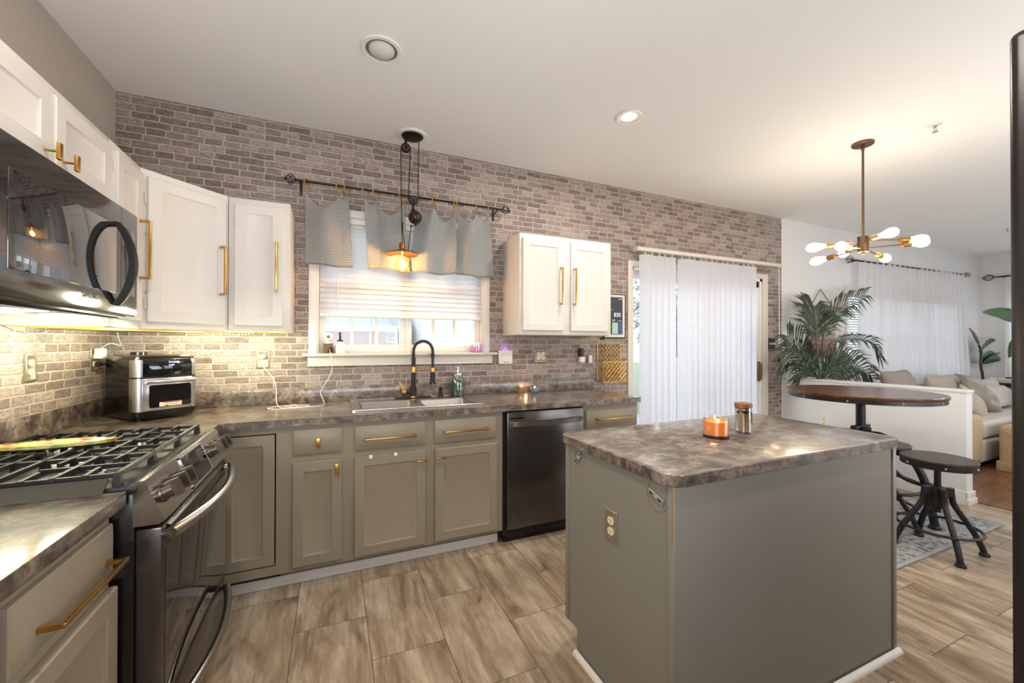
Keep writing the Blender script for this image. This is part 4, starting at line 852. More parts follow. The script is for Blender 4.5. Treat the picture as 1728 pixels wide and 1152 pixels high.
# ================================================================ windowsill and worktop things
m = MB(); m.box(1.092, 1.155, -0.035, 0.028, 1.2455, 1.312, 0.003); m.mi = 1; m.box(1.125, 1.15, -0.036, -0.034, 1.252, 1.285, 0.004); tag(m.build('wooden_block', ['cup', 'dark']), 'small brown block under the camera on the windowsill', 'block')
r = thing('security_camera', 'round white security camera on the brown block at the window', 'camera', (1.125, 0, 1.312))
m = MB(); m.lathe([(0.018, 0), (0.018, 0.004), (0.006, 0.008), (0.006, 0.022)], (0, 0, 0), 14); m.build('stand', 'wplastic', r)
m = MB(); m.lathe([(0.001, -0.02), (0.024, -0.018), (0.027, -0.008), (0.027, 0.015), (0.02, 0.02), (0.001, 0.021)], (0, 0, 0.046), 20, Matrix.Rotation(R(90), 4, 'X')); m.build('camera_head', 'wplastic', r)
m = MB(); m.lathe([(0.001, 0), (0.011, 0), (0.011, 0.002), (0.001, 0.002)], (0, -0.0215, 0.046), 16, Matrix.Rotation(R(90), 4, 'X')); m.build('lens', 'greylab', r)
r = thing('soap_bottle', 'white glass soap bottle with a black pump on the windowsill', 'soap bottle', (1.2, -0.005, 1.2455))
m = MB(); m.lathe([(0.001, 0), (0.034, 0), (0.036, 0.006), (0.036, 0.045), (0.03, 0.062), (0.016, 0.075), (0.014, 0.082)], (0, 0, 0), 24); m.build('bottle', 'wplastic', r)
m = MB(); m.lathe([(0.017, 0.08), (0.017, 0.09), (0.007, 0.094), (0.005, 0.14)], (0, 0, 0), 16); m.tube([(0, 0, 0.138), (-0.005, -0.03, 0.14)], 0.005, 8); m.build('pump', 'black', r)
r = thing('jar_candle', 'glowing pink jar candle at the right end of the windowsill', 'candle', (2.187, -0.012, 1.2455))
m = MB(); m.lathe([(0.001, 0), (0.04, 0), (0.041, 0.004), (0.041, 0.075), (0.039, 0.075), (0.039, 0.006), (0.001, 0.005)], (0, 0, 0), 24); m.build('glass_jar', 'cglass', r)
m = MB(); m.lathe([(0.001, 0.006), (0.0385, 0.006), (0.0385, 0.042), (0.001, 0.043)], (0, 0, 0), 24); m.build('wax', 'pink', r)
r = thing('soap_dispenser', 'glass jar dispenser of dark green soap beside the sink', 'soap dispenser', (2.02, -0.075, 0.9195))
m = MB(); m.lathe([(0.001, 0), (0.042, 0), (0.046, 0.006), (0.046, 0.115), (0.038, 0.14), (0.034, 0.148), (0.034, 0.162), (0.032, 0.162), (0.032, 0.148), (0.036, 0.14), (0.044, 0.114), (0.044, 0.008), (0.001, 0.006)], (0, 0, 0), 24); m.build('glass_jar', 'cglass', r)
m = MB(); m.lathe([(0.001, 0.007), (0.0435, 0.009), (0.0435, 0.112), (0.001, 0.113)], (0, 0, 0), 24); m.build('soap', 'green', r)
m = MB(); m.lathe([(0.036, 0.156), (0.036, 0.172), (0.012, 0.176), (0.01, 0.2), (0.014, 0.204), (0.014, 0.216), (0.001, 0.217)], (0, 0, 0), 20); m.tube([(0, 0, 0.21), (-0.03, -0.006, 0.212)], 0.006, 8); m.build('pump', 'steel', r)
r = thing('tea_light_holder', 'small blue ceramic cup with a lit tea light on the worktop', 'candle', (2.649, -0.12, 0.9145))
m = MB(); m.lathe([(0.001, 0), (0.026, 0), (0.034, 0.012), (0.037, 0.03), (0.034, 0.046), (0.031, 0.046), (0.033, 0.03), (0.028, 0.014), (0.001, 0.012)], (0, 0, 0), 24); m.build('cup', 'blue', r)
m = MB(); m.lathe([(0.001, 0.012), (0.024, 0.014), (0.031, 0.034), (0.001, 0.036)], (0, 0, 0), 20); m.build('wax', 'paper', r)
m = MB(); m.ball((0, 0, 0.047), 0.0055, (1, 1, 2.0), 10); m.build('flame', 'wick', r)
point('tea_light_flame', (2.60, -0.055, 0.962), 0.18, (1.0, 0.55, 0.2), 0.008)
# calendar board and gold wall basket
r = thing('wall_calendar', 'framed dark blue calendar board beside the two-door wall cabinet', 'calendar', (3.52, 0, 1.36))
m = MB(); m.box(3.40, 3.645, -0.022, -0.001, 1.366, 1.77, 0.002); m.build('frame', 'bronze', r, True)
m = MB(); m.box(3.407, 3.632, -0.0235, -0.0215, 1.374, 1.762); m.build('mat_board', 'cream', r, True)
m = MB(); m.box(3.43, 3.606, -0.0245, -0.0232, 1.40, 1.742); m.mi = 1; m.box(3.488, 3.552, -0.0252, -0.0243, 1.405, 1.508); m.mi = 2; m.box(3.558, 3.602, -0.0252, -0.0243, 1.402, 1.505); m.mi = 3; m.box(3.43, 3.50, -0.0248, -0.0243, 1.625, 1.627)
for x in (3.565, 3.585): m.box(x, x + 0.01, -0.0248, -0.0243, 1.72, 1.728)
for x, h in ((3.495, 0.018), (3.51, 0.022), (3.55, 0.008), (3.57, 0.012), (3.585, 0.007)): m.box(x, x + 0.006, -0.0248, -0.0243, 1.518, 1.518 + h)
m.build('print', ['navy', 'mint', 'bprint', 'paper'], r, True)
text('digits', '830', 'paper', r, Vector((3.545, -0.0248, 1.578)) - Vector((3.52, 0, 1.36)), (R(90), R(0), 0), 0.052, 0.0003, bold=0.0006)
m = MB(); m.box(3.375, 3.42, -0.018, -0.001, 1.352, 1.372, 0.003); m.build('clip', 'black', r, True)
r = thing('wall_basket', 'gold wire lattice letter basket hanging on the brick wall', 'basket', (3.465, 0, 0.98))
def lattice(m, x0, x1, z0, z1, y, n, rad=0.0033):
    st = (x1 - x0) / n; hh = z1 - z0; k = -int(hh / st) - 1
    while k <= n:
        for sgn in (1, -1):
            xa = x0 + k * st; pts = []
            za, zb_ = z0, z1
            if sgn == 1: f = lambda z: xa + (z - z0)
            else: f = lambda z: x0 + x1 - (xa + (z - z0))
            zs = [z for z in (z0 + hh * i / 60 for i in range(61)) if x0 <= f(z) <= x1]
            if len(zs) > 1: m.tube([(f(zs[0]), y, zs[0]), (f(zs[-1]), y, zs[-1])], rad, 5)
        k += 1
def outline(m, x0, x1, z0, z1, y, rad=0.004): m.tube([(x0, y, z0), (x1, y, z0), (x1, y, z1), (x0, y, z1)], rad, 6, True)
m = MB(); lattice(m, 3.337, 3.593, 0.975, 1.318, -0.008, 6); outline(m, 3.337, 3.593, 0.975, 1.318, -0.008); m.build('back_panel', 'gold', r, True)
m = MB(); lattice(m, 3.342, 3.60, 0.975, 1.155, -0.095, 6); outline(m, 3.342, 3.60, 0.975, 1.155, -0.095)
for x in (3.34, 3.597):
    for z in (0.975, 1.06, 1.155): m.tube([(x, -0.008, z), (x, -0.095, z)], 0.003, 6)
for k in range(6): m.tube([(3.34 + 0.0515 * k, -0.008, 0.975), (3.34 + 0.0515 * k, -0.095, 0.975)], 0.003, 6)
m.build('front_pocket', 'gold', r, True)

# fairy light string under the wall cabinets
r = thing('fairy_lights', 'string of tiny warm fairy lights strung under the left wall cabinets', 'string lights', (0.2, -0.8, 1.37))
FP = [(0.05, -1.62, 1.39), (0.04, -1.5, 1.375), (0.03, -1.35, 1.39), (0.03, -1.15, 1.38), (0.025, -0.98, 1.392), (0.02, -0.9, 1.375), (0.02, -0.8, 1.352), (0.02, -0.7, 1.358), (0.02, -0.6, 1.372), (0.1, -0.3, 1.373), (0.32, -0.2, 1.373), (0.45, -0.28, 1.372), (0.56, -0.31, 1.372), (0.65, -0.31, 1.366), (0.73, -0.31, 1.372), (0.85, -0.2, 1.373)]
sp_ = spline(FP, 10); m = MB(); m.tube(sp_, 0.0012, 5); m.build('wire', 'dark', r, True)
for i in range(2, len(sp_) - 2, 2):
    q = sp_[i]
    if not (q.y < -1.02 and i % 4 == 0 or 0.57 < q.x < 0.75 or -0.86 < q.y < -0.72 and q.x < 0.1): continue
    m = MB(); m.ball(q + Vector((0, 0, -0.004)), 0.0022, (1, 1, 1.2), 8); m.build('bulb', 'fairy', r, True)
for p, e in (((0.16, -1.55, 1.36), 2.4), ((0.16, -1.2, 1.36), 3.2), ((0.17, -0.85, 1.31), 2.2), ((0.2, -0.5, 1.31), 1.8), ((0.42, -0.22, 1.31), 2.2), ((0.65, -0.24, 1.30), 2.0), ((0.84, -0.24, 1.30), 1.5)):
    point('fairy_light_glow', p, e * 1.25, (0.98, 1.0, 0.74), 0.06)
# ================================================================ kitchen window dressing
r = thing('window_blind', 'white horizontal slat blind half lowered over the kitchen window', 'blind', (1.65, 0.01, 1.5))
bx0, bx1 = 1.07, 2.232
m = MB(); m.box(bx0, bx1, -0.002, 0.04, 2.15, 2.188, 0.003); m.build('headrail', 'wplastic', r, True)
m = MB(); z = 1.545
while z < 2.145:
    a = R(62); c_, s_ = math.cos(a) * 0.023, math.sin(a) * 0.023; y = 0.018
    m.loft([[(x, y - c_, z - s_), (x, y - 0.002, z + 0.002), (x, y + c_, z + s_), (x, y + c_ + 0.002, z + s_), (x, y, z), (x, y - c_ + 0.002, z - s_)] for x in (bx0, bx1)]); z += 0.0355
m.build('slats', 'blind', r, True)
m = MB(); m.box(bx0, bx1, 0.0, 0.038, 1.497, 1.522, 0.004); m.build('bottom_rail', 'wplastic', r, True)
for x in (1.2, 1.65, 2.1):
    m = MB(); m.box(x - 0.001, x + 0.001, -0.006, -0.004, 1.5, 2.15); m.build('ladder_cord', 'wplastic', r, True)
m = MB(); m.tube([(1.185, -0.012, 2.15), (1.185, -0.014, 1.52)], 0.0035, 8); m.build('tilt_wand', 'wplastic', r, True)

RYd, RZd = -0.09, 2.372
r = thing('curtain_rod', 'black curtain rod with caged finials above the kitchen window', 'curtain rod', (1.65, RYd, RZd))
m = MB(); m.tube([(0.93, RYd, RZd), (2.37, RYd, RZd)], 0.0085, 12); m.build('rod', 'black', r, True)
def cage(parent, c, R_=0.032):
    m = MB()
    for k in range(6):
        pts = [(c[0] + (-1 + 2 * t) * R_, c[1] + R_ * math.sin(PI * t) * math.cos(k * PI / 3 + t * 1.8), c[2] + R_ * math.sin(PI * t) * math.sin(k * PI / 3 + t * 1.8)) for t in [i / 12 for i in range(13)]]
        m.tube(pts, 0.0026, 5)
    m.ball((c[0] - R_, c[1], c[2]), 0.008, seg=8); m.ball((c[0] + R_, c[1], c[2]), 0.008, seg=8); m.build('finial', 'black', parent, True)
cage(r, (0.9, RYd, RZd)); cage(r, (2.402, RYd, RZd))
for x in (0.955, 2.33):
    m = MB(); m.box(x - 0.007, x + 0.007, -0.008, -0.001, RZd - 0.07, RZd + 0.02, 0.002); m.tube([(x, -0.005, RZd - 0.02), (x, -0.07, RZd - 0.018), (x, RYd, RZd - 0.012)], 0.0055, 8); m.build('bracket', 'black', r, True)
RX = [0.99, 1.191, 1.235, 1.357, 1.426, 1.605, 1.72, 1.827, 1.985, 2.022, 2.162, 2.256]
for i, x in enumerate(RX):
    m = MB(); rr = 0.0265; tilt = R((25, 60, 40, 70, 65, 75, 40, 30, 20, 60, 25, 20)[i])
    m.tube([(rr * math.cos(a) * math.sin(tilt), rr * math.cos(a) * math.cos(tilt), rr * math.sin(a)) for a in [2 * PI * k / 24 for k in range(24)]], 0.0048, 8, True)
    o = m.build('curtain_ring', 'ring'); o.location = (x, RYd, RZd - 0.013); XF[o.name_full] = Matrix.Translation(o.location)
    m = MB(); m.tube([(x, RYd, RZd - 0.038), (x, RYd, RZd - 0.062)], 0.0022, 6); m.build('clip', 'brass', o, True)
    tag(o, 'light wooden curtain ring on the black rod, %s from the left' % ORD[i], 'curtain ring', 'wooden curtain rings on the black rod')
def valance(label, tl, tr, bl, br, pins, seed, zt=2.315, zb=1.832):
    rnd = random.Random(seed); ph = rnd.random() * 6; nu, nv = 60, 26
    def fn(u, v):
        x = (tl + (tr - tl) * u) * (1 - v) + (bl + (br - bl) * u) * v; xt = tl + (tr - tl) * u
        sag = 0.0
        ps = sorted(pins)
        for a, b in zip(ps, ps[1:]):
            if a <= xt <= b: t = (xt - a) / max(1e-6, b - a); sag = min(0.1, (b - a) * 0.55) * math.sin(PI * t) ** 0.8
        if xt < ps[0]: sag = (ps[0] - xt) * 0.5
        if xt > ps[-1]: sag = (xt - ps[-1]) * 0.5
        z = (zt - sag) * (1 - v) + (zb + 0.008 * math.sin(6 * u + ph)) * v
        y = RYd + (0.030 * math.sin(u * (br - bl) * 24 + ph) * (0.4 + 0.6 * v) + 0.012 * math.sin(u * 9 + v * 2 + ph)) - 0.03 * math.sin(PI * v) * (sag * 6)
        return (x, y, z)
    m = MB(); Wd = max(tr - tl, br - bl) * 1.25
    m.grid(nu, nv, fn, lambda u, v: (u * Wd, v * 0.48)); r = m.build('valance_curtain', 'cheva', None, loc=((tl + tr) / 2, RYd, zt), solid=0.0012)
    h = MB(); pts = [Vector(fn(i / 59, 1.0)) - Vector(r.location) for i in range(60)]; h.tube(pts, 0.0035, 5); h.build('hem', 'greylab', r)
    tag(r, label, 'curtain', 'grey chevron valance curtains')
valance('grey chevron valance curtain panel at the left end of the rod', 0.985, 1.248, 0.985, 1.275, (0.99, 1.191, 1.235), 1)
valance('grey chevron valance curtain panel just left of the hanging lamp', 1.345, 1.615, 1.375, 1.66, (1.357, 1.426, 1.605), 2)
valance('grey chevron valance curtain panel right behind the hanging lamp', 1.72, 1.995, 1.655, 2.0, (1.72, 1.827, 1.985), 3)
valance('grey chevron valance curtain panel at the right end of the rod', 2.018, 2.262, 2.01, 2.315, (2.022, 2.162, 2.256), 4)

# ================================================================ pulley pendant
PY = -0.19
r = thing('pendant_light', 'dark bronze pulley pendant lamp with a copper shade over the sink', 'pendant lamp', (1.655, PY, H))
m = MB(); m.lathe([(0.078, -0.001), (0.1, -0.001), (0.1, -0.006), (0.094, -0.012), (0.078, -0.012)], (0, 0, 0), 32); m.build('ceiling_ring', 'wplastic', r)
m = MB(); m.lathe([(0.001, -0.001), (0.076, -0.001), (0.074, -0.016), (0.06, -0.026), (0.02, -0.03), (0.001, -0.03)], (0, 0, 0), 28); m.build('canopy', 'bronze', r)
def pulley(c, top, rad=0.032):
    m = MB(); c = Vector(c); T = Matrix.Translation(c) @ Matrix.Rotation(R(90), 4, 'X')
    m.lathe([(0.006, -0.007), (rad, -0.007), (rad - 0.005, -0.002), (rad - 0.005, 0.002), (rad, 0.007), (0.006, 0.007)], (0, 0, 0), 24, T)
    for s_ in (-1, 1): m.bar([c + Vector((0, s_ * 0.011, -0.012)), c + Vector((0, s_ * 0.011, top))], 0.014, 0.003, (0, 1, 0))
    m.cyl(c + Vector((0, -0.014, 0)), c + Vector((0, 0.014, 0)), 0.006, seg=10); m.cyl(c + Vector((0, 0, top - 0.004)), c + Vector((0, 0, top + 0.006)), 0.014, seg=12)
    w_ = m.build('pulley_wheel', 'bronze', r, True)
    m = MB()
    for k in range(6): a = k * PI / 3; m.cyl(c + Vector((0.017 * math.cos(a), -0.0078, 0.017 * math.sin(a))), c + Vector((0.017 * math.cos(a), -0.0072, 0.017 * math.sin(a))), 0.005, seg=8)
    m.build('pulley_hole', 'greylab', w_, True)
pulley((1.61, PY, 2.668), 0.072); pulley((1.662, PY, 2.312), -0.07)
cords = [[(1.578, PY, 2.668), (1.580, PY, 2.4), (1.588, PY, 2.0)], [(1.642, PY, 2.668), (1.636, PY, 2.5), (1.630, PY, 2.312)], [(1.695, PY, 2.312), (1.697, PY, 2.55), (1.7, PY, 2.745)]]
for c in cords:
    m = MB(); m.tube(c, 0.0032, 6); m.build('cord', 'bronze', r, True)
m = MB(); m.ball((1.676, PY, 2.193), 0.047, seg=24); m.cyl((1.668, PY, 2.245), (1.672, PY, 2.232), 0.012); m.cyl((1.68, PY, 2.15), (1.682, PY, 2.135), 0.009); m.build('ball_weight', 'rub', r, True)
m = MB(); m.tube([(1.59, PY, 2.125), (1.592, PY, 2.1), (1.612, PY + 0.02, 1.955)], 0.0028, 6); m.tube([(1.648, PY, 2.125), (1.63, PY + 0.01, 1.955)], 0.0028, 6); m.tube([(1.648, PY, 2.128), (1.68, PY, 2.138)], 0.0032, 6); m.cyl((1.648, PY, 2.135), (1.648, PY, 2.118), 0.006); m.cyl((1.589, PY, 2.15), (1.589, PY, 2.1), 0.006); m.build('shade_hanger', 'bronze', r, True)
m = MB(); m.lathe([(0.006, 2.01), (0.017, 2.006), (0.02, 2.0), (0.02, 1.965), (0.026, 1.958), (0.026, 1.952), (0.001, 1.952)], (1.588, PY, 0), 20); m.build('socket', 'copper', r, True)
m = MB(); m.lathe([(0.02, 1.957), (0.05, 1.95), (0.1, 1.934), (0.11, 1.927), (0.11, 1.924), (0.1, 1.929), (0.05, 1.945), (0.02, 1.952)], (1.588, PY, 0), 36, None, False); m.build('lamp_shade', 'copper', r, True)
m = MB(); m.lathe([(0.013, 1.955), (0.014, 1.93), (0.022, 1.91), (0.046, 1.882), (0.056, 1.855), (0.052, 1.83), (0.036, 1.808), (0.016, 1.797), (0.001, 1.795)], (1.588, PY, 0), 24); m.build('globe_bulb', 'aglass', r, True)
m = MB()
for k in range(6): a = k * PI / 3; m.tube([(1.588 + 0.008 * math.cos(a), PY + 0.008 * math.sin(a), 1.9), (1.588 + 0.018 * math.cos(a), PY + 0.018 * math.sin(a), 1.835)], 0.0032, 6)
m.cyl((1.588, PY, 1.95), (1.588, PY, 1.89), 0.006); m.build('filament', 'bulbw', r, True)
point('pendant_bulb_light', (1.588, PY, 1.862), 12, (1.0, 0.60, 0.30), 0.03)

# ================================================================ ceiling fittings
def can(x, y, R_, label, lit):
    r = thing('recessed_light', label, 'ceiling light', (x, y, H))
    m = MB(); m.lathe([(R_ * 0.76, -0.001), (R_, -0.001), (R_, -0.004), (R_ * 0.95, -0.009), (R_ * 0.76, -0.007)], (0, 0, 0), 36, None, False); m.build('trim_ring', 'wplastic', r)
    m = MB(); m.lathe([(R_ * 0.76, -0.002), (R_ * 0.7, -0.0015), (0.001, -0.0012)], (0, 0, 0), 32); m.build('can_interior', 'greylab' if not lit else 'paper', r)
    m = MB()
    if lit: m.lathe([(R_ * 0.5, -0.0022), (R_ * 0.48, -0.006), (R_ * 0.3, -0.011), (0.001, -0.013)], (0, 0, 0), 28)
    else: m.lathe([(R_ * 0.62, -0.003), (R_ * 0.6, -0.012), (R_ * 0.42, -0.026), (0.001, -0.032)], (0, 0, 0), 28)
    m.build('bulb', 'can' if lit else 'canoff', r)
    if lit: area('recessed_light_beam', (x, y, H - 0.016), 0.1, 13, NEUT, (0, 0, 0), shape='DISK')
can(1.368, -0.968, 0.1, 'unlit recessed ceiling light with a large frosted bulb', False); can(2.885, -0.982, 0.083, 'lit white recessed ceiling light between the lamp and the chandelier', True)
def sprinkler(x, y, label):
    r = thing('fire_sprinkler', label, 'sprinkler', (x, y, H))
    m = MB(); m.lathe([(0.001, -0.001), (0.035, -0.001), (0.033, -0.006), (0.012, -0.008), (0.001, -0.008)], (0, 0, 0), 20); m.build('escutcheon', 'wplastic', r)
    m = MB(); m.cyl((0, 0, -0.006), (0, 0, -0.02), 0.009)
    for s_ in (-1, 1): m.tube([(s_ * 0.008, 0, -0.018), (s_ * 0.016, 0, -0.032), (s_ * 0.003, 0, -0.048)], 0.0025, 6)
    m.cyl((0, 0, -0.048), (0, 0, -0.051), 0.016); m.build('sprinkler_head', 'sprink', r)
sprinkler(4.797, -1.728, 'small metal fire sprinkler on the ceiling near the chandelier'); sprinkler(8.834, -0.903, 'far metal fire sprinkler on the living room ceiling')
# chandelier
CX, CY, CZ = 4.66, -1.392, 2.035
r = thing('chandelier', 'antique brass chandelier with eight lit filament bulbs above the table', 'chandelier', (CX, CY, H))
m = MB(); m.lathe([(0.001, -0.001), (0.065, -0.001), (0.065, -0.014), (0.06, -0.018), (0.001, -0.018)], (0, 0, 0), 28); m.build('canopy', 'antique', r)
m = MB(); m.cyl((CX, CY, H - 0.018), (CX, CY, H - 0.05), 0.011); m.cyl((CX, CY, H - 0.05), (CX, CY, CZ + 0.05), 0.0075); m.build('downrod', 'antique', r, True)
m = MB(); m.cyl((CX, CY, CZ + 0.056), (CX, CY, CZ - 0.056), 0.034, seg=24); m.cyl((CX, CY, CZ - 0.056), (CX, CY, CZ - 0.072), 0.01); m.build('hub', 'antique', r, True)
CHB = [(-0.288, 0.149, -0.016, 0.028), (0.016, 0.299, -0.058, -0.03), (-0.339, -0.045, -0.059, -0.03), (0.243, 0.243, 0.012, 0.028), (-0.084, -0.182, 0.025, 0.028), (0.365, 0.04, -0.056, -0.03), (0.31, -0.18, 0.027, 0.028), (0.342, -0.172, 0.007, -0.03)]
for bx, by, bz, hz in CHB:
    hub = Vector((CX, CY, CZ + hz)); bc = Vector((CX + bx, CY + by, CZ + bz)); d = (bc - hub).normalized()
    s0 = bc - d * 0.125; m = MB(); m.tube([hub, s0], 0.005, 8); ar = m.build('arm', 'antique', r, True)
    m = MB(); m.tube([s0, s0 + d * 0.012, s0 + d * 0.012, s0 + d * 0.066], [0.010, 0.010, 0.0195, 0.0195], 16); m.build('socket', 'sock', ar, True)
    q = d.to_track_quat('Z', 'Y').to_matrix().to_4x4(); T = Matrix.Translation(bc) @ q
    m = MB(); m.lathe([(0.015, -0.06), (0.016, -0.052), (0.022, -0.028), (0.031, 0.005), (0.033, 0.027), (0.028, 0.05), (0.014, 0.066), (0.001, 0.07)], (0, 0, 0), 18, T); m.build('bulb', 'bulb', ar, True)
point('chandelier_glow', (CX, CY, CZ - 0.12), 12, (1.0, 0.84, 0.62), 0.12); point('chandelier_glow', (CX, CY, CZ + 0.16), 2.5, (1.0, 0.84, 0.62), 0.2)

# ================================================================ patio door blind
r = thing('vertical_blind', 'white vertical vane blind drawn across the sliding patio door', 'blind', (4.6, -0.09, 0))
m = MB(); m.box(3.705, 5.745, -0.12, -0.06, 2.172, 2.206, 0.004); m.build('headrail', 'cream', r, True)
for x in (3.75, 5.7): 
    m = MB(); m.box(x - 0.012, x + 0.012, -0.07, -0.001, 2.18, 2.215, 0.002); m.build('mounting_bracket', 'cream', r, True)
vx = [(3.812, -26)] + [(3.905 + 0.078 * i, -7) for i in range(4)] + [(4.278, -24)] + [(4.365 + 0.078 * i, -7) for i in range(4)] + [(4.675, -12), (4.753, -14), (4.831, -6), (4.909, -7), (4.987, -10), (5.065, -6), (5.143, -7), (5.221, -6), (5.292, -5)]
for i, (x, an) in enumerate(vx):
    m = MB(); w2 = 0.047 if i else 0.056; ca, sa = math.cos(R(an)), math.sin(R(an)); pts = []
    sec = [(-w2, 0.0), (-w2 * 0.5, -0.004), (0, -0.0055), (w2 * 0.5, -0.004), (w2, 0.0)]; n = [(u * ca - v * sa, u * sa + v * ca) for u, v in sec] ; nb = [(u * ca - (v + 0.0011) * sa, u * sa + (v + 0.0011) * ca) for u, v in reversed(sec)]
    y = -0.09 + (0.004 if i % 2 else -0.004); m.loft([[(x + p[0], y + p[1], z) for p in n + nb] for z in (0.03, 2.145)]); m.box(x - 0.006, x + 0.006, y - 0.003, y + 0.003, 2.142, 2.175); m.build('vane', 'vane', r, True)
m = MB(); m.tube([(5.672, -0.125, 2.17), (5.674, -0.125, 1.40)], 0.0035, 8); m.tube([(5.674, -0.125, 1.42), (5.674, -0.125, 1.30)], 0.008, 10); m.build('wand', 'wplastic', r, True)

# ================================================================ island
IX0, IX1, IY0, IY1 = 2.11, 3.362, -2.122, -1.50
r = thing('kitchen_island', 'grey painted kitchen island with a dark mottled laminate top', 'island', (2.73, -1.8, 0))
m = MB(); m.prism([(IY0, 0.0), (IY1 - 0.085, 0.0), (IY1 - 0.085, 0.1), (IY1, 0.1), (IY1, 0.875), (IY0, 0.875)], IX0, IX1, 'yz')
m.build('carcass', 'islandp', r, True)
for q_ in ((IX0 - 0.006, IX0 + 0.002, IY0 - 0.006, IY0 + 0.02, 0.0, 0.875, 0.002), (IX1 - 0.02, IX1 + 0.006, IY0 - 0.006, IY0 + 0.002, 0.02, 0.875, 0.002), (IX0 - 0.005, IX0 + 0.001, IY1 - 0.02, IY1 + 0.004, 0.1, 0.875, 0.002)):
    m = MB(); m.box(*q_); m.build('corner_moulding', 'islandp', r, True)
m = MB(); top = rrect(2.085, 3.382, -2.145, -1.468, 0.055, 0, 8); pl = [(p[0], p[1]) for p in top]
def inset(pl, d): 
    cx, cy = 2.7335, -1.8065; return [(p[0] + (d if p[0] < cx else -d), p[1] + (d if p[1] < cy else -d)) for p in pl]
m.loft([[(p[0], p[1], z) for p in inset(pl, d)] for z, d in ((0.875, 0.003), (0.878, 0.0), (0.9115, 0.0), (0.9145, 0.003))]); m.build('worktop', 'lam', r, True)
m = MB(); q = 0.018
prof = [(0, 0), (q, 0), (q * 0.92, q * 0.4), (q * 0.7, q * 0.7), (q * 0.4, q * 0.92), (0, q)]
m.loft([[(IX0 - q * 0.5, IY0 - 0.006 - a, b) for a, b in prof], [(IX1 + 0.015, IY0 - 0.006 - a, b) for a, b in prof]]); m.loft([[(IX0 - 0.006 - a, IY0 - 0.02, b) for a, b in prof], [(IX0 - 0.006 - a, IY1 - 0.085, b) for a, b in prof]]); m.build('quarter_round', 'trim', r, True)
for k in range(3):
    a = IX0 + 0.02 + k * 0.41; m = MB(); y = IY1
    def bd(z0, z1, nm):
        m = MB(); m.panel(-(a + 0.39), -a, z0, z1, -IY1, [(0.0, -IY1 - 0.017), (0.003, -IY1 - 0.02), (0.05, -IY1 - 0.02), (0.06, -IY1 - 0.012)])
        for v in m.bm.verts: v.co.x *= -1; v.co.y *= -1
        return m.build(nm, 'islandp', r, True)
    bd(0.13, 0.67, 'door'); bd(0.70, 0.85, 'drawer')
# brackets with the old paint scars round them
def bracket(y, z, rot, label, L_=0.07):
    r = thing('bracket', label, 'bracket', (IX0 - 0.0005, y, z), -RZ)
    T = Matrix.Rotation(rot, 4, 'Y'); m = MB(); m.box(-L_ / 2, L_ / 2, -0.008, -0.001, -0.011, 0.011, 0.002, mat=T); m.mi = 1
    for x in (-0.02, 0.02): m.box(x - 0.007, x + 0.007, -0.0085, -0.0078, -0.003, 0.003, mat=T)
    m.build('metal_plate', ['sprink', 'dark'], r)
    m = MB(); m.lathe([(0.001, -0.011), (0.006, -0.010), (0.007, -0.008)], (0, 0, 0), 12, Matrix.Rotation(R(90), 4, 'X') @ Matrix.Scale(-1, 4, (0, 0, 1))); m.build('screw', 'sprink', r)
bracket(-2.052, 0.822, R(18), 'metal bracket under the island top at its front corner'); bracket(-1.6, 0.832, R(-50), 'metal bracket under the island top at its far corner', 0.05)
for y, z, rad, nm in ((-2.055, 0.822, 0.047, 'front'), (-1.602, 0.828, 0.034, 'far')):
    m = MB(); pts = [(IX0 - 0.0008, y + rad * math.cos(a), z + rad * 1.0 * math.sin(a)) for a in [R(150 + 250 * k / 20) for k in range(21)]]
    m.tube(pts, [0.0006 + 0.0022 * (k / 20) for k in range(21)], 4)
    for v in m.bm.verts: v.co.x = IX0 - 0.0011 + (v.co.x - IX0 + 0.0008) * 0.25
    m.build('paint_scar', 'rust', r, True)
m = MB(); m.box(IX0 - 0.0065, IX0 - 0.0058, IY0 - 0.003, IY0 + 0.001, 0.70, 0.872); m.build('paint_chip', 'rust', r, True)
# candle and match jar on the island
r = thing('jar_candle', 'lit amber jar candle on a black dish on the island', 'candle', (2.662, -1.815, 0.9145))
m = MB(); m.lathe([(0.001, 0), (0.048, 0), (0.052, 0.003), (0.052, 0.009), (0.047, 0.009), (0.045, 0.006), (0.001, 0.006)], (0, 0, 0), 32); m.build('dish', 'black', r)
m = MB(); m.lathe([(0.001, 0.0065), (0.049, 0.0065), (0.0505, 0.01), (0.0505, 0.084), (0.0485, 0.084), (0.0485, 0.012), (0.001, 0.0085)], (0, 0, 0), 36); m.build('glass_jar', 'cglass', r)
m = MB(); m.lathe([(0.001, 0.0105), (0.0475, 0.012), (0.048, 0.062), (0.044, 0.068), (0.03, 0.062), (0.001, 0.06)], (0, 0, 0), 32); m.build('wax', 'amber', r)
m = MB(); m.ball((0.0, -0.01, 0.068), 0.006, (1, 1, 1.6), 10); m.build('flame', 'wick', r)
point('jar_candle_flame', (2.662, -1.815, 0.9145 + 0.10), 0.25, (1.0, 0.55, 0.2), 0.01)
r = thing('match_jar', 'clear glass jar of black-tipped matches with a wooden lid on the island', 'jar', (2.852, -1.80, 0.9145))
m = MB(); m.lathe([(0.001, 0), (0.032, 0), (0.0345, 0.003), (0.0345, 0.112), (0.0325, 0.112), (0.0325, 0.005), (0.001, 0.004)], (0, 0, 0), 28); m.build('glass_jar', 'cglass', r)
m = MB(); m.lathe([(0.001, 0.106), (0.0318, 0.106), (0.0318, 0.113), (0.036, 0.114), (0.0365, 0.130), (0.034, 0.133), (0.001, 0.133)], (0, 0, 0), 28); m.build('lid', 'cork', r)
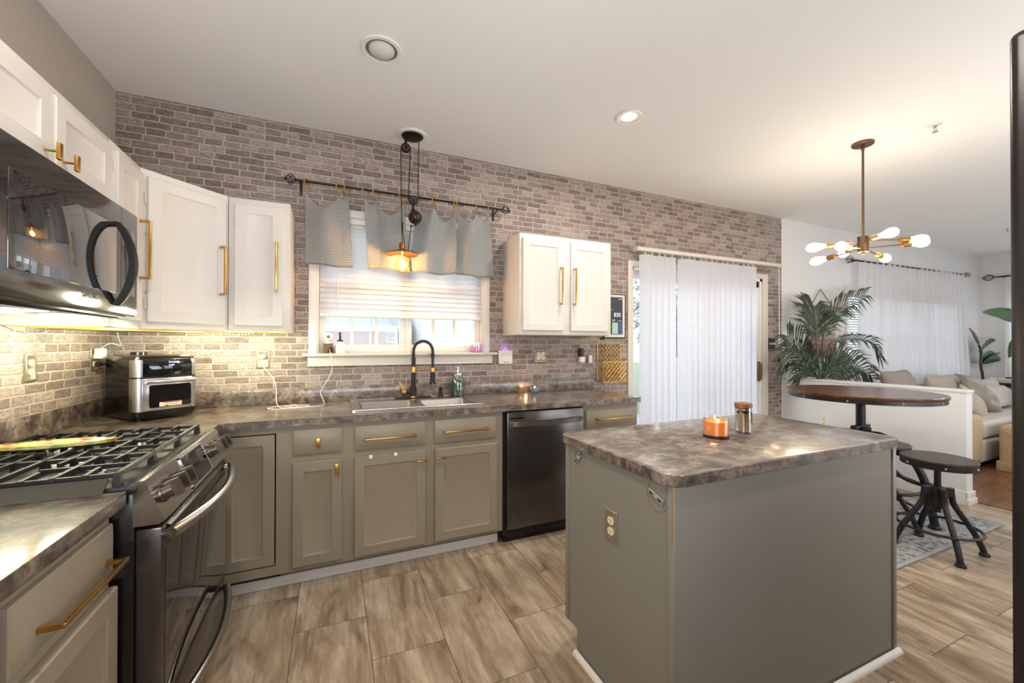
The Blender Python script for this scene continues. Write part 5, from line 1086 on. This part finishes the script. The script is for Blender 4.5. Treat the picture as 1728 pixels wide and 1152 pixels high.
m = MB(); m.grid(12, 2, lambda u, v: (0.0352 * math.cos(R(-65 + 95 * u)), 0.0352 * math.sin(R(-65 + 95 * u)), 0.035 + 0.055 * v)); m.mi = 1; m.grid(5, 2, lambda u, v: (0.0356 * math.cos(R(-20 + 30 * u)), 0.0356 * math.sin(R(-20 + 30 * u)), 0.045 + 0.035 * v)); m.build('paper_label', ['greylab', 'dark'], r)
rnd = random.Random(4)
for i in range(40):
    a = rnd.random() * 2 * PI; ra = 0.026 * math.sqrt(rnd.random()); b = a + rnd.gauss(0, 0.7); rb = 0.026 * math.sqrt(rnd.random()); z1 = 0.084 + rnd.random() * 0.008
    p0 = Vector((ra * math.cos(a), ra * math.sin(a), 0.0055)); p1 = Vector((rb * math.cos(b), rb * math.sin(b), z1)); d = (p1 - p0).normalized()
    m = MB(); m.tube([p0, p1], 0.0013, 4); m.mi = 1; m.tube([p1 - d * 0.001, p1 + d * 0.009], 0.0021, 5); o = m.build('matchstick', ['match', 'mhead']); o.location = (2.852, -1.80, 0.9145)
    tag(o, 'black-tipped wooden match standing in the glass jar on the island', 'match', 'matches in the glass jar')

# ================================================================ floor things
m = MB(); pts = [(0, 0), (0.018, 0.01), (0.03, 0.028), (0.022, 0.03), (0.008, 0.02)]; m.prism(pts, 0.002, 0.004)
for i, v in enumerate(m.bm.verts): v.co.z += 0.012 * abs(math.sin(v.co.x * 90))
o = m.build('dry_leaf', 'dleaf'); o.location = (1.83, -1.10, 0.0); tag(o, 'tiny curled dry leaf lying on the kitchen floor', 'leaf')
r = thing('rug', 'faded grey patterned rug under the round table and stools', 'rug', (4.75, -1.0, 0))
m = MB(); m.box(3.86, 5.62, -1.79, -0.25, 0.0, 0.009, 0.003); m.build('pile', 'rug', r, True)
m = MB()
for a, b, c, d in ((3.86, 5.62, -1.79, -1.765), (3.86, 5.62, -0.275, -0.25), (3.86, 3.885, -1.765, -0.275), (5.595, 5.62, -1.765, -0.275)): m.box(a, b, c, d, 0.0088, 0.0105, 0.001)
m.build('border', 'rugb', r, True)

# ================================================================ table and stools
TX, TY, TZ = 4.925, -1.245, 0.95
r = thing('pub_table', 'round wooden pub table with a black iron crank base', 'table', (TX, TY, 0.0105))
zo = -0.0105
m = MB(); m.lathe([(0.001, TZ - 0.022), (0.478, TZ - 0.022), (0.482, TZ - 0.016), (0.482, TZ - 0.004), (0.478, TZ), (0.001, TZ)], (TX, TY, 0), 64); m.build('table_top', 'toptab', r, True)
m = MB(); m.lathe([(0.45, TZ - 0.052), (0.472, TZ - 0.052), (0.472, TZ - 0.022), (0.45, TZ - 0.022)], (TX, TY, 0), 64, None, False); m.lathe([(0.001, TZ - 0.045), (0.45, TZ - 0.045), (0.45, TZ - 0.03), (0.001, TZ - 0.03)], (TX, TY, 0), 40); m.build('iron_band', 'iron', r, True)
for k in range(10):
    a = 2 * PI * k / 10 + 0.3; m = MB(); p = Vector((TX + 0.472 * math.cos(a), TY + 0.472 * math.sin(a), TZ - 0.037)); m.ball(p, 0.007, seg=8); m.build('rivet', 'sprink', r, True)
for k in range(4):
    a = PI / 4 + k * PI / 2; ca, sa = math.cos(a), math.sin(a); m = MB(); m.bar([(TX + 0.03 * ca, TY + 0.03 * sa, TZ - 0.10), (TX + 0.11 * ca, TY + 0.11 * sa, TZ - 0.05)], 0.02, 0.012); m.build('top_brace', 'iron', r, True)
m = MB(); m.cyl((TX, TY, TZ - 0.045), (TX, TY, 0.42), 0.031, seg=20); m.build('column', 'iron', r, True)
m = MB(); m.lathe([(0.001, 0.42), (0.05, 0.42), (0.058, 0.44), (0.058, 0.64), (0.064, 0.65), (0.064, 0.67), (0.05, 0.675), (0.001, 0.675)], (TX, TY, 0), 24); m.box(TX - 0.10, TX + 0.10, TY - 0.02, TY + 0.02, 0.65, 0.685, 0.006); m.build('crank_housing', 'iron', r, True)
for k in range(4):
    a = R(20) + k * PI / 2; ca, sa = math.cos(a), math.sin(a); P = lambda d, z: (TX + d * ca, TY + d * sa, z)
    m = MB(); m.tube(spline([P(0.05, 0.62), P(0.13, 0.615), P(0.25, 0.53), P(0.34, 0.36), P(0.38, 0.16), P(0.40, 0.03)], 6), 0.025, 10); m.lathe([(0.001, 0.0108), (0.036, 0.0108), (0.036, 0.022), (0.028, 0.034), (0.001, 0.036)], P(0.40, 0), 16); m.build('leg', 'iron', r, True)
    m = MB(); m.tube(spline([P(0.055, 0.45), P(0.14, 0.42), P(0.24, 0.33), P(0.345, 0.30)], 5), 0.014, 8); m.build('leg_brace', 'iron', r, True)
m = MB(); m.tube([(TX + 0.355 * math.cos(a), TY + 0.355 * math.sin(a), 0.27) for a in [2 * PI * k / 40 for k in range(40)]], 0.012, 8, True); m.build('foot_ring', 'iron', r, True)

r = thing('bar_stool', 'dark industrial swivel stool with a round plank seat in front of the table', 'stool', (4.71, -1.765, 0.0105), R(20), 'industrial stools at the round table')
m = MB(); m.lathe([(0.001, 0.572), (0.178, 0.572), (0.182, 0.577), (0.182, 0.586), (0.178, 0.59), (0.001, 0.59)], (0, 0, 0), 48); m.build('seat', 'seat', r)
m = MB(); m.lathe([(0.16, 0.538), (0.175, 0.538), (0.178, 0.545), (0.178, 0.571), (0.16, 0.571)], (0, 0, 0), 48, None, False); m.lathe([(0.001, 0.545), (0.16, 0.545), (0.16, 0.555), (0.001, 0.555)], (0, 0, 0), 32); m.build('seat_band', 'iron', r)
for k in range(6):
    a = k * PI / 3 + 0.2; m = MB(); m.ball((0.178 * math.cos(a), 0.178 * math.sin(a), 0.556), 0.0065, seg=8); m.build('rivet', 'sprink', r)
m = MB(); m.bar([(-0.09, 0, 0.537), (0.09, 0, 0.537)], 0.022, 0.016); m.bar([(0, -0.09, 0.537), (0, 0.09, 0.537)], 0.022, 0.016); m.build('seat_bracket', 'iron', r)
m = MB(); m.cyl((0, 0, 0.54), (0, 0, 0.24), 0.017); m.build('screw_post', 'iron', r)
m = MB(); m.lathe([(0.001, 0.27), (0.03, 0.27), (0.036, 0.28), (0.036, 0.395), (0.03, 0.405), (0.001, 0.405)], (0, 0, 0), 20); m.build('hub', 'iron', r)
for k in range(4):
    a = k * PI / 2 + R(25); ca, sa = math.cos(a), math.sin(a); P = lambda d, z: (d * ca, d * sa, z)
    m = MB(); m.tube(spline([P(0.064, 0.40), P(0.068, 0.36), P(0.078, 0.30), P(0.12, 0.225), P(0.175, 0.13), P(0.208, 0.055), P(0.22, 0.018)], 6), 0.0165, 10); m.bar([P(0.03, 0.375), P(0.075, 0.375)], 0.034, 0.05); m.lathe([(0.001, 0), (0.026, 0), (0.026, 0.008), (0.02, 0.02), (0.001, 0.024)], P(0.222, 0), 14); m.build('leg', 'iron', r)
m = MB(); m.tube([(0.198 * math.cos(a), 0.198 * math.sin(a), 0.152) for a in [2 * PI * k / 40 for k in range(40)]], 0.0085, 8, True); m.build('foot_ring', 'iron', r)
s2 = dup(r, (4.80, -1.41, 0.0105), R(70), 'dark industrial swivel stool half hidden behind the island corner'); s2['group'] = 'industrial stools at the round table'; r.location.z = 0.0

# ================================================================ fridge
r = thing('refrigerator', 'black refrigerator whose edge stands at the far right of the picture', 'refrigerator', (2.56, -3.25, 0))
m = MB(); m.box(2.108, 3.01, -3.62, -2.885, 0.02, 1.76, 0.01)
for x in (2.15, 2.96):
    for y in (-3.55, -2.95): m.cyl((x, y, 0), (x, y, 0.03), 0.02)
m.build('cabinet', 'fridge', r, True)
for a, b, z0, z1 in ((2.070, 2.555, 0.72, 1.775), (2.563, 3.014, 0.72, 1.775), (2.070, 3.014, 0.05, 0.71)):
    m = MB(); m.box(a, b, -2.875, -2.812, z0, z1, 0.012, 3); d = m.build('door', 'fridge', r, True)
    m = MB(); 
    if z0 > 0.5: x = b - 0.05 if a < 2.2 else a + 0.05; m.tube([(x, -2.812, 0.95), (x, -2.765, 0.97), (x, -2.765, 1.55), (x, -2.812, 1.57)], 0.012, 8)
    else: m.tube([(2.25, -2.812, 0.64), (2.27, -2.765, 0.64), (2.85, -2.765, 0.64), (2.87, -2.812, 0.64)], 0.012, 8)
    m.build('handle', 'fridge', d, True)
# ================================================================ living room
def curtain(label, x0, x1, top, bot, y0, gather, seed, folds, flare=(0, 0), axis='x', fixed=0.0):
    rnd = random.Random(seed); nu, nv = folds * 10 + 1, 14; am = [rnd.uniform(0.6, 1.3) for _ in range(folds + 2)]
    def fn(u, v):
        k = u * folds; i = int(k); a = (x0 + (x1 - x0) * u); b = a + flare[0] * (1 - u) * v ** 1.6 + flare[1] * u * v ** 1.6
        am_ = am[i] * (1 - (k - i)) + am[i + 1] * (k - i); amp = (0.022 + 0.035 * v) * am_
        off = amp * math.sin(2 * PI * k) + 0.012 * math.sin(k * 0.9 + v * 2); z = top + (bot - top) * v
        b += 0.02 * math.sin(k * 2 * PI + 1.0) * v
        return (b, y0 + off, z) if axis == 'x' else (fixed + off, b, z)
    m = MB(); m.grid(nu, nv, fn); loc = ((x0 + x1) / 2, y0, top) if axis == 'x' else (fixed, (x0 + x1) / 2, top)
    o = m.build('sheer_curtain', 'voile', None, loc=loc, ang=180); tag(o, label, 'curtain', 'sheer white curtains in the living room')
r = thing('curtain_rod', 'black curtain rod over the wide living room window', 'curtain rod', (8.65, -0.1, 2.385))
m = MB(); m.tube([(7.1, -0.1, 2.372), (10.15, -0.1, 2.398)], 0.011, 10); m.build('rod', 'black', r, True); cage(r, (10.19, -0.1, 2.398), 0.045); cage(r, (7.06, -0.1, 2.372), 0.045)
for x in (7.2, 10.05):
    m = MB(); m.tube([(x, -0.001, 2.36), (x, -0.1, 2.37)], 0.007, 8); m.build('bracket', 'black', r, True)
curtain('sheer white curtain panel nearest the palm and the half wall', 7.29, 8.66, 2.40, 0.03, -0.1, 0.5, 11, 10, (-0.05, 0.0)); curtain('sheer white curtain panel nearest the far living room corner', 8.70, 10.06, 2.40, 0.03, -0.11, 0.5, 12, 10, (0.0, 0.16))
r = thing('window_blind', 'white slat blind behind the sheer curtains, its bright edge showing', 'blind', (8.6, 0.02, 0.85))
m = MB(); z = 0.88
while z < 1.98: m.box(7.225, 9.975, 0.015, 0.035, z, z + 0.002, mat=None); m.loft([[(x, 0.02, z - 0.014), (x, 0.034, z + 0.014), (x, 0.036, z + 0.014), (x, 0.022, z - 0.014)] for x in (7.225, 9.975)]); z += 0.033
m.build('slats', 'blind', r, True)
m = MB(); m.box(7.22, 9.98, 0.005, 0.04, 1.975, 2.005, 0.003); m.build('headrail', 'wplastic', r, True)
r = thing('curtain_rod', 'black curtain rod with a caged finial on the far wall', 'curtain rod', (10.88, -1.4, 2.395))
m = MB(); m.tube([(10.88, -0.2, 2.395), (10.88, -2.85, 2.395)], 0.011, 10); m.build('rod', 'black', r, True)
m = MB(); c = Vector((10.88, -0.12, 2.395))
for k in range(6):
    m.tube([c + Vector((0.05 * math.sin(PI * t) * math.cos(k * PI / 3 + t * 1.8), (-1 + 2 * t) * 0.07, 0.05 * math.sin(PI * t) * math.sin(k * PI / 3 + t * 1.8))) for t in [i / 12 for i in range(13)]], 0.0045, 5)
m.build('finial', 'black', r, True)
for y in (-0.28, -2.7):
    m = MB(); m.tube([(10.989, y, 2.385), (10.88, y, 2.39)], 0.007, 8); m.build('bracket', 'black', r, True)
curtain('sheer white curtain on the far wall beside the refrigerator edge', -0.3, -1.5, 2.42, 0.03, 0, 0.5, 13, 9, (0.0, 0.0), 'y', 10.88); curtain('sheer white curtain on the far wall, hidden mostly by the refrigerator', -1.52, -2.75, 2.42, 0.03, 0, 0.5, 14, 9, (0, 0), 'y', 10.88)

r = thing('sofa', 'oatmeal slipcovered sofa along the living room window behind the half wall', 'sofa', (8.55, -0.65, 0.0))
SX, SE = 7.21, 9.85
m = MB(); m.box(SX + 0.02, SE - 0.02, -1.10, -0.18, 0.05, 0.30, 0.03, 3)
m.build('base', 'sofa', r, True)
for x in (SX + 0.1, SE - 0.1):
    for y in (-1.02, -0.28): m = MB(); m.cyl((x, y, 0.0), (x, y, 0.07), 0.03); m.build('foot', 'bronze', r, True)
m = MB(); m.box(SX + 0.02, SE - 0.02, -0.42, -0.17, 0.3, 0.82, 0.07, 4); m.build('backrest', 'sofa', r, True)
for a in (SX, SE - 0.27):
    m = MB(); m.box(a, a + 0.27, -1.12, -0.2, 0.06, 0.575, 0.06, 4); m.build('arm', 'tan' if a < 8 else 'sofa', r, True)
cw = (SE - SX - 0.54) / 3
for k in range(3):
    m = MB(); a = SX + 0.27 + k * cw; m.box(a + 0.004, a + cw - 0.004, -1.115, -0.42, 0.302, 0.49, 0.045, 4); m.build('seat_cushion', 'sofa', r, True)
def pillow(label, c, w_, h_, t_, mat, rx=0, ry=0, rz=0, name='throw_pillow', wr=0.0, seed=0):
    m = MB(); n = 19; rnd = random.Random(seed)
    T = Matrix.Rotation(rz, 4, 'Z') @ Matrix.Rotation(ry, 4, 'Y') @ Matrix.Rotation(rx, 4, 'X')
    def fn(sg):
        def f(u, v):
            a, b = u * 2 - 1, v * 2 - 1; th = (max(0, 1 - abs(a) ** 2.6) * max(0, 1 - abs(b) ** 2.6)) ** 0.55
            pin = 1 - 0.07 * (a * a) * (1 - b * b) * 0 - 0.06 * (1 - abs(a * b))* (abs(a) > 0.95 or abs(b) > 0.95)
            x = a * w_ / 2 * pin; z = b * h_ / 2 * pin; y = sg * th * t_ / 2
            if wr: y += th * wr * noise.noise(Vector((x * 7 + seed, z * 7, sg))) 
            return T @ Vector((x, y, z))
        return f
    m.grid(n, n, fn(-1)); m.grid(n, n, fn(1)); bmesh.ops.remove_doubles(m.bm, verts=m.bm.verts, dist=0.0008)
    o = m.build(name, mat, None, ang=180, subd=1); o.location = c; tag(o, label, 'pillow', 'pillows on the sofa'); return o
pillow('brown-beige pillow at the sofa end nearest the palm', (7.40, -0.46, 0.765), 0.80, 0.50, 0.2, 'pill2', R(-16), 0, R(6), seed=1)
pillow('plain grey-beige pillow second from the palm on the sofa', (8.22, -0.55, 0.715), 0.68, 0.45, 0.2, 'pill', R(-12), 0, R(-4), seed=2)
pillow('wrinkled grey pillow with a sheen in the middle of the sofa', (8.86, -0.56, 0.70), 0.72, 0.44, 0.2, 'pill3', R(-14), R(6), R(4), wr=0.05, seed=3)
pillow('large taupe pillow leaning diagonally across the sofa', (8.50, -0.78, 0.66), 0.62, 0.36, 0.16, 'pill3', R(-34), R(24), R(-10), wr=0.05, seed=4)
pillow('light pillow with its pointed corner on the seat behind the half wall', (8.02, -0.86, 0.62), 0.5, 0.3, 0.13, 'pill', R(-20), R(30), R(-8), seed=5)
pillow('pale grey pillow lying on the right part of the sofa seat', (9.18, -0.72, 0.635), 0.74, 0.30, 0.22, 'pill4', R(-18), R(2), R(6), wr=0.03, seed=6)
pillow('pale pillow behind the grey one at the far sofa end', (9.40, -0.56, 0.69), 0.62, 0.32, 0.18, 'pill4', R(-12), R(-4), R(4), seed=7)
r = thing('ottoman', 'tan slipcovered ottoman in front of the sofa', 'ottoman', (8.0, -1.55, 0))
m = MB(); m.box(7.53, 8.5, -1.92, -1.195, 0.03, 0.475, 0.045, 4); m.build('seat_block', 'tan', r, True)
m = MB(); m.box(7.52, 8.51, -1.93, -1.185, 0.0, 0.1, 0.008); m.tube(spline([(7.527, -1.24, 0.42), (7.522, -1.45, 0.30), (7.522, -1.9, 0.14)], 6), 0.006, 6); m.build('skirt', 'tan', r, True)

# corner table, books, plants
r = thing('side_table', 'small dark corner table holding the books by the far wall', 'table', (10.4, -0.49, 0))
m = MB(); m.box(9.98, 10.78, -0.70, -0.29, 0.70, 0.73, 0.004); m.build('table_top', 'bronze', r, True)
for x in (10.02, 10.74):
    for y in (-0.66, -0.33): m = MB(); m.box(x - 0.02, x + 0.02, y - 0.02, y + 0.02, 0, 0.70); m.build('leg', 'bronze', r, True)
for (x, y, z, w_, d_, h_, rz, mt, lb) in ((10.42, -0.49, 0.7305, 0.62, 0.34, 0.028, 4, 'bookr', 'red-covered book at the bottom of the corner table stack'), (10.32, -0.49, 0.759, 0.52, 0.3, 0.026, -3, 'bookw', 'cream book in the middle of the corner table stack'), (10.30, -0.49, 0.7855, 0.5, 0.28, 0.024, 2, 'bookw', 'cream book on top of the corner table stack'), (10.62, -0.54, 0.759, 0.16, 0.24, 0.04, 5, 'bookg', 'small grey book on the right of the corner table stack')):
    r = thing('book', lb, 'book', (x, y, z), R(rz), 'books on the corner table')
    m = MB(); m.box(-w_ / 2, w_ / 2, -d_ / 2, d_ / 2, 0, 0.003, 0.001); m.box(-w_ / 2, w_ / 2, -d_ / 2, d_ / 2, h_ - 0.003, h_, 0.001); m.box(-w_ / 2, -w_ / 2 + 0.004, -d_ / 2, d_ / 2, 0, h_); m.build('cover', mt, r)
    m = MB(); m.box(-w_ / 2 + 0.004, w_ / 2 - 0.008, -d_ / 2 + 0.006, d_ / 2 - 0.006, 0.003, h_ - 0.003); m.build('pages', 'paper', r)
m = MB(); m.box(-0.11, 0.13, -0.03, 0.03, 0, 0.02, 0.006); o = m.build('remote_control', 'darkob'); o.location = (10.40, -0.49, 0.81); tag(o, 'dark remote control lying on top of the corner table books', 'remote')
def broadleaf(parent, base, tip, w_, droop=0.1, name='leaf', roll=0.0, mat='leaf'):
    m = MB(); b, t = Vector(base), Vector(tip); ax = (t - b); L_ = ax.length; ax.normalize(); sd_ = ax.cross(Vector((0, 0, 1)));
    sd_ = sd_.normalized() if sd_.length > 0.05 else Vector((1, 0, 0)); up = sd_.cross(ax)
    sd2 = sd_ * math.cos(roll) + up * math.sin(roll); up2 = up * math.cos(roll) - sd_ * math.sin(roll)
    def fn(u, v):
        k = (v * 2 - 1); wd = w_ / 2 * math.sin(PI * min(1, u * 0.97 + 0.02)) ** 0.7 * (1.15 - 0.5 * u)
        return b + ax * (L_ * u) + sd2 * (k * wd) + up2 * (0.35 * abs(k) * wd + 0.004 * math.sin(u * 60) * abs(k)) + Vector((0, 0, -droop * L_ * (u * u)))
    m.grid(16, 9, fn); m.build(name, mat, parent, True, ang=180, solid=0.002)
def plantpot(r, c, rad, h_, soil=True):
    m = MB(); m.lathe([(0.001, 0), (rad * 0.75, 0), (rad, h_), (rad * 1.04, h_), (rad * 1.04, h_ - 0.03), (rad * 0.93, h_ - 0.01), (rad * 0.9, h_ - 0.04), (0.001, h_ - 0.04)], c, 24); m.build('pot', 'pot', r, True)
    m = MB(); m.lathe([(0.001, h_ - 0.035), (rad * 0.9, h_ - 0.035), (0.001, h_ - 0.02)], c, 20); m.build('soil', 'soil', r, True)
r = thing('potted_plant', 'broad-leaved green plant in the far living room corner by the window', 'plant', (10.45, -0.15, 0))
def kk(x, y, z): k = 1.062; return (1.1516 + (x - 1.1516) * k, -3.0713 + (y + 3.0713) * k, 1.312 + (z - 1.312) * k)
plantpot(r, (10.46, -0.155, 0), 0.11, 0.40)
m = MB(); m.tube(spline([(10.46, -0.155, 0.37)] + [kk(*p) for p in ((9.98, -0.33, 0.8), (9.92, -0.33, 1.0), (9.93, -0.33, 1.2), (9.90, -0.32, 1.3))], 6), 0.018, 8); m.build('stem', 'stem', r, True)
for p0, p1, wd, dr_, ro in (((9.90, -0.32, 1.28), (9.63, -0.30, 1.54), 0.17, -0.05, 1.2), ((9.93, -0.33, 1.22), (10.32, -0.36, 1.42), 0.24, 0.1, 1.0), ((9.93, -0.33, 1.02), (10.40, -0.38, 1.25), 0.15, 0.12, 0.6), ((9.95, -0.33, 1.10), (10.36, -0.40, 1.13), 0.26, 0.12, 1.15)): broadleaf(r, kk(*p0), kk(*p1), wd, dr_, roll=ro)
r = thing('potted_plant', 'tall plant with one huge variegated leaf beside the refrigerator edge', 'plant', (8.75, -1.42, 0))
plantpot(r, (9.30, -1.40, 0), 0.15, 0.42)
m = MB(); m.tube(spline([(9.30, -1.40, 0.38), (9.3, -1.40, 0.9), (9.26, -1.38, 1.3), (9.18, -1.36, 1.55)], 6), 0.02, 8); m.build('stem', 'stem', r, True)
broadleaf(r, (8.95, -1.15, 1.47), (7.83, -1.0, 1.72), 0.34, 0.04, roll=0.95); broadleaf(r, (9.2, -1.36, 1.5), (9.5, -1.9, 1.7), 0.3, 0.2); broadleaf(r, (8.63, -1.02, 1.38), (8.50, -1.0, 1.16), 0.14, 0.0, roll=1.2); broadleaf(r, (9.2, -1.35, 1.2), (9.6, -1.7, 1.3), 0.26, 0.3)
m = MB(); m.tube(spline([(9.18, -1.36, 1.55), (9.08, -1.24, 1.53), (8.95, -1.15, 1.47)], 5), 0.008, 6); m.tube(spline([(9.25, -1.38, 1.3), (8.9, -1.15, 1.42), (8.63, -1.02, 1.38)], 5), 0.006, 6); m.build('leaf_stalk', 'stem', r, True)

# macrame hanging
r = thing('macrame_hanging', 'woven wall hanging on a wooden dowel behind the palm', 'wall hanging', (6.6, -0.03, 1.77))
m = MB(); m.tube([(6.13, -0.03, 1.772), (7.02, -0.03, 1.772)], 0.014, 10); m.build('dowel', 'dowel', r, True)
m = MB(); m.tube([(6.41, -0.03, 1.785), (6.604, -0.02, 1.985), (6.83, -0.03, 1.785)], 0.004, 6); m.build('cord', 'bronze', r, True)
m = MB(); m.grid(30, 12, lambda u, v: (6.36 + 0.52 * u, -0.032 - 0.008 * math.sin(u * 60) - 0.004 * math.sin(v * 50), 1.785 - 0.42 * v)); m.build('weave', 'jute', r, True, solid=0.012)
m = MB(); m.grid(20, 6, lambda u, v: (6.34 + 0.56 * u, -0.036 - 0.006 * math.sin(u * 50), 1.37 - 0.06 * v)); m.build('rose_band', 'pinkwood', r, True, solid=0.014)
m = MB(); rnd = random.Random(2)
for k in range(46): x = 6.345 + 0.55 * k / 45; m.tube([(x, -0.035, 1.31), (x + rnd.gauss(0, 0.006), -0.037, 1.13 + rnd.random() * 0.05)], 0.0055, 5)
m.build('fringe', 'pinkwood', r, True)

# palm
r = thing('potted_palm', 'dark green areca palm behind the half wall', 'palm', (6.25, -0.34, 0))
plantpot(r, (6.25, -0.34, 0), 0.16, 0.36)
CAM = Vector((1.1516, -3.0713, 1.312))
def pp_(px, py, y):       # a point of the palm at depth Y = y, from its place in the photograph
    d = _F + _R2 * ((px - 864) / 689.28) + _U2 * ((576 - py) / 689.28); t = (y - CAM.y) / d.y; return CAM + d * t
def zc(x, y): return (1310 + x / 6.065, 470 + y / 6.065)
def frond(pts, n, ln, spread, seed, wid=0.015, fl=(0.25, 1.0)):
    rnd = random.Random(seed); path = spline([pp_(*zc(a, b), y) for a, b, y in pts], 10); m = MB(); N = len(path)
    m.tube(path, [0.006 * (1 - 0.8 * i / N) + 0.0012 for i in range(N)], 6)
    ref = Vector((0.35, 1.0, 0.1)).normalized()
    for i in range(n):
        t = fl[0] + (fl[1] - fl[0]) * i / (n - 1); k = min(N - 2, int(t * (N - 1))); p = path[k].lerp(path[k + 1], t * (N - 1) - k) if k + 1 < N else path[-1]
        d = (path[min(N - 1, k + 1)] - path[max(0, k - 1)]).normalized(); q = (t - fl[0]) / (fl[1] - fl[0]); l_ = ln * (0.55 + 0.9 * math.sin(PI * (0.15 + 0.72 * q))) * rnd.uniform(0.85, 1.1)
        for sg in (-1, 1):
            side = d.cross(ref).normalized() * sg; v = (side * spread + d * (0.75 + 0.6 * q) + ref * rnd.uniform(-0.35, 0.1)).normalized(); nrm = v.cross(ref).normalized()
            if nrm.length < 0.1: continue
            a, b, c_ = p, p + v * l_ * 0.55 + Vector((0, 0, 0.01)), p + v * l_ + Vector((0, 0, -l_ * 0.22))
            wv = nrm * wid * 0.62; cr_ = ref * -0.004
            vs = [m.bm.verts.new(z_) for z_ in (a - wv * 0.3, a + wv * 0.3, b + wv, c_, b - wv)]; mid = m.bm.verts.new(b + cr_)
            m.face((vs[0], vs[1], vs[2], mid)); m.face((vs[0], mid, vs[4])); m.face((mid, vs[2], vs[3])); m.face((vs[4], mid, vs[3]))
    m.build('frond', 'palm', r, True, ang=60)
B_ = (470, 1100, -0.34)
frond([B_, (430, 950, -0.33), (408, 650, -0.33), (400, 480, -0.32), (385, 300, -0.26)], 24, 0.30, 1.0, 1, 0.02, (0.52, 0.99))
frond([B_, (470, 900, -0.28), (475, 620, -0.25), (560, 400, -0.22), (700, 270, -0.22), (900, 165, -0.2)], 26, 0.24, 0.7, 2, 0.015, (0.4, 0.99))
frond([B_, (510, 850, -0.32), (540, 690, -0.3), (600, 635, -0.28), (800, 610, -0.26), (970, 650, -0.26), (1060, 800, -0.26)], 22, 0.17, 0.35, 3, 0.014, (0.5, 0.99))
frond([B_, (380, 960, -0.36), (300, 850, -0.4), (210, 700, -0.42), (120, 590, -0.42)], 20, 0.24, 0.9, 4, 0.015)
frond([B_, (400, 980, -0.30), (320, 880, -0.28), (200, 830, -0.26), (60, 870, -0.25)], 20, 0.22, 0.8, 5, 0.015)
frond([B_, (380, 930, -0.38), (290, 800, -0.42), (190, 715, -0.44), (60, 745, -0.44)], 18, 0.18, 0.7, 6, 0.014)
frond([B_, (520, 960, -0.32), (600, 870, -0.30), (760, 850, -0.28), (950, 960, -0.27)], 22, 0.24, 0.8, 7, 0.016)
frond([B_, (490, 960, -0.38), (540, 880, -0.42), (600, 810, -0.44), (660, 760, -0.44)], 18, 0.2, 0.8, 8, 0.016)
frond([B_, (540, 1000, -0.30), (680, 930, -0.28), (820, 900, -0.27), (980, 1030, -0.27)], 20, 0.2, 0.75, 9, 0.015)
frond([B_, (420, 1010, -0.30), (330, 950, -0.26), (260, 960, -0.24), (200, 1030, -0.24)], 16, 0.18, 0.8, 10, 0.015)
frond([B_, (500, 1000, -0.3), (560, 950, -0.28), (640, 960, -0.25), (720, 1020, -0.25)], 16, 0.18, 0.8, 11, 0.015)
frond([B_, (450, 960, -0.4), (420, 860, -0.42), (360, 800, -0.44), (330, 760, -0.44)], 14, 0.18, 0.8, 12, 0.015)
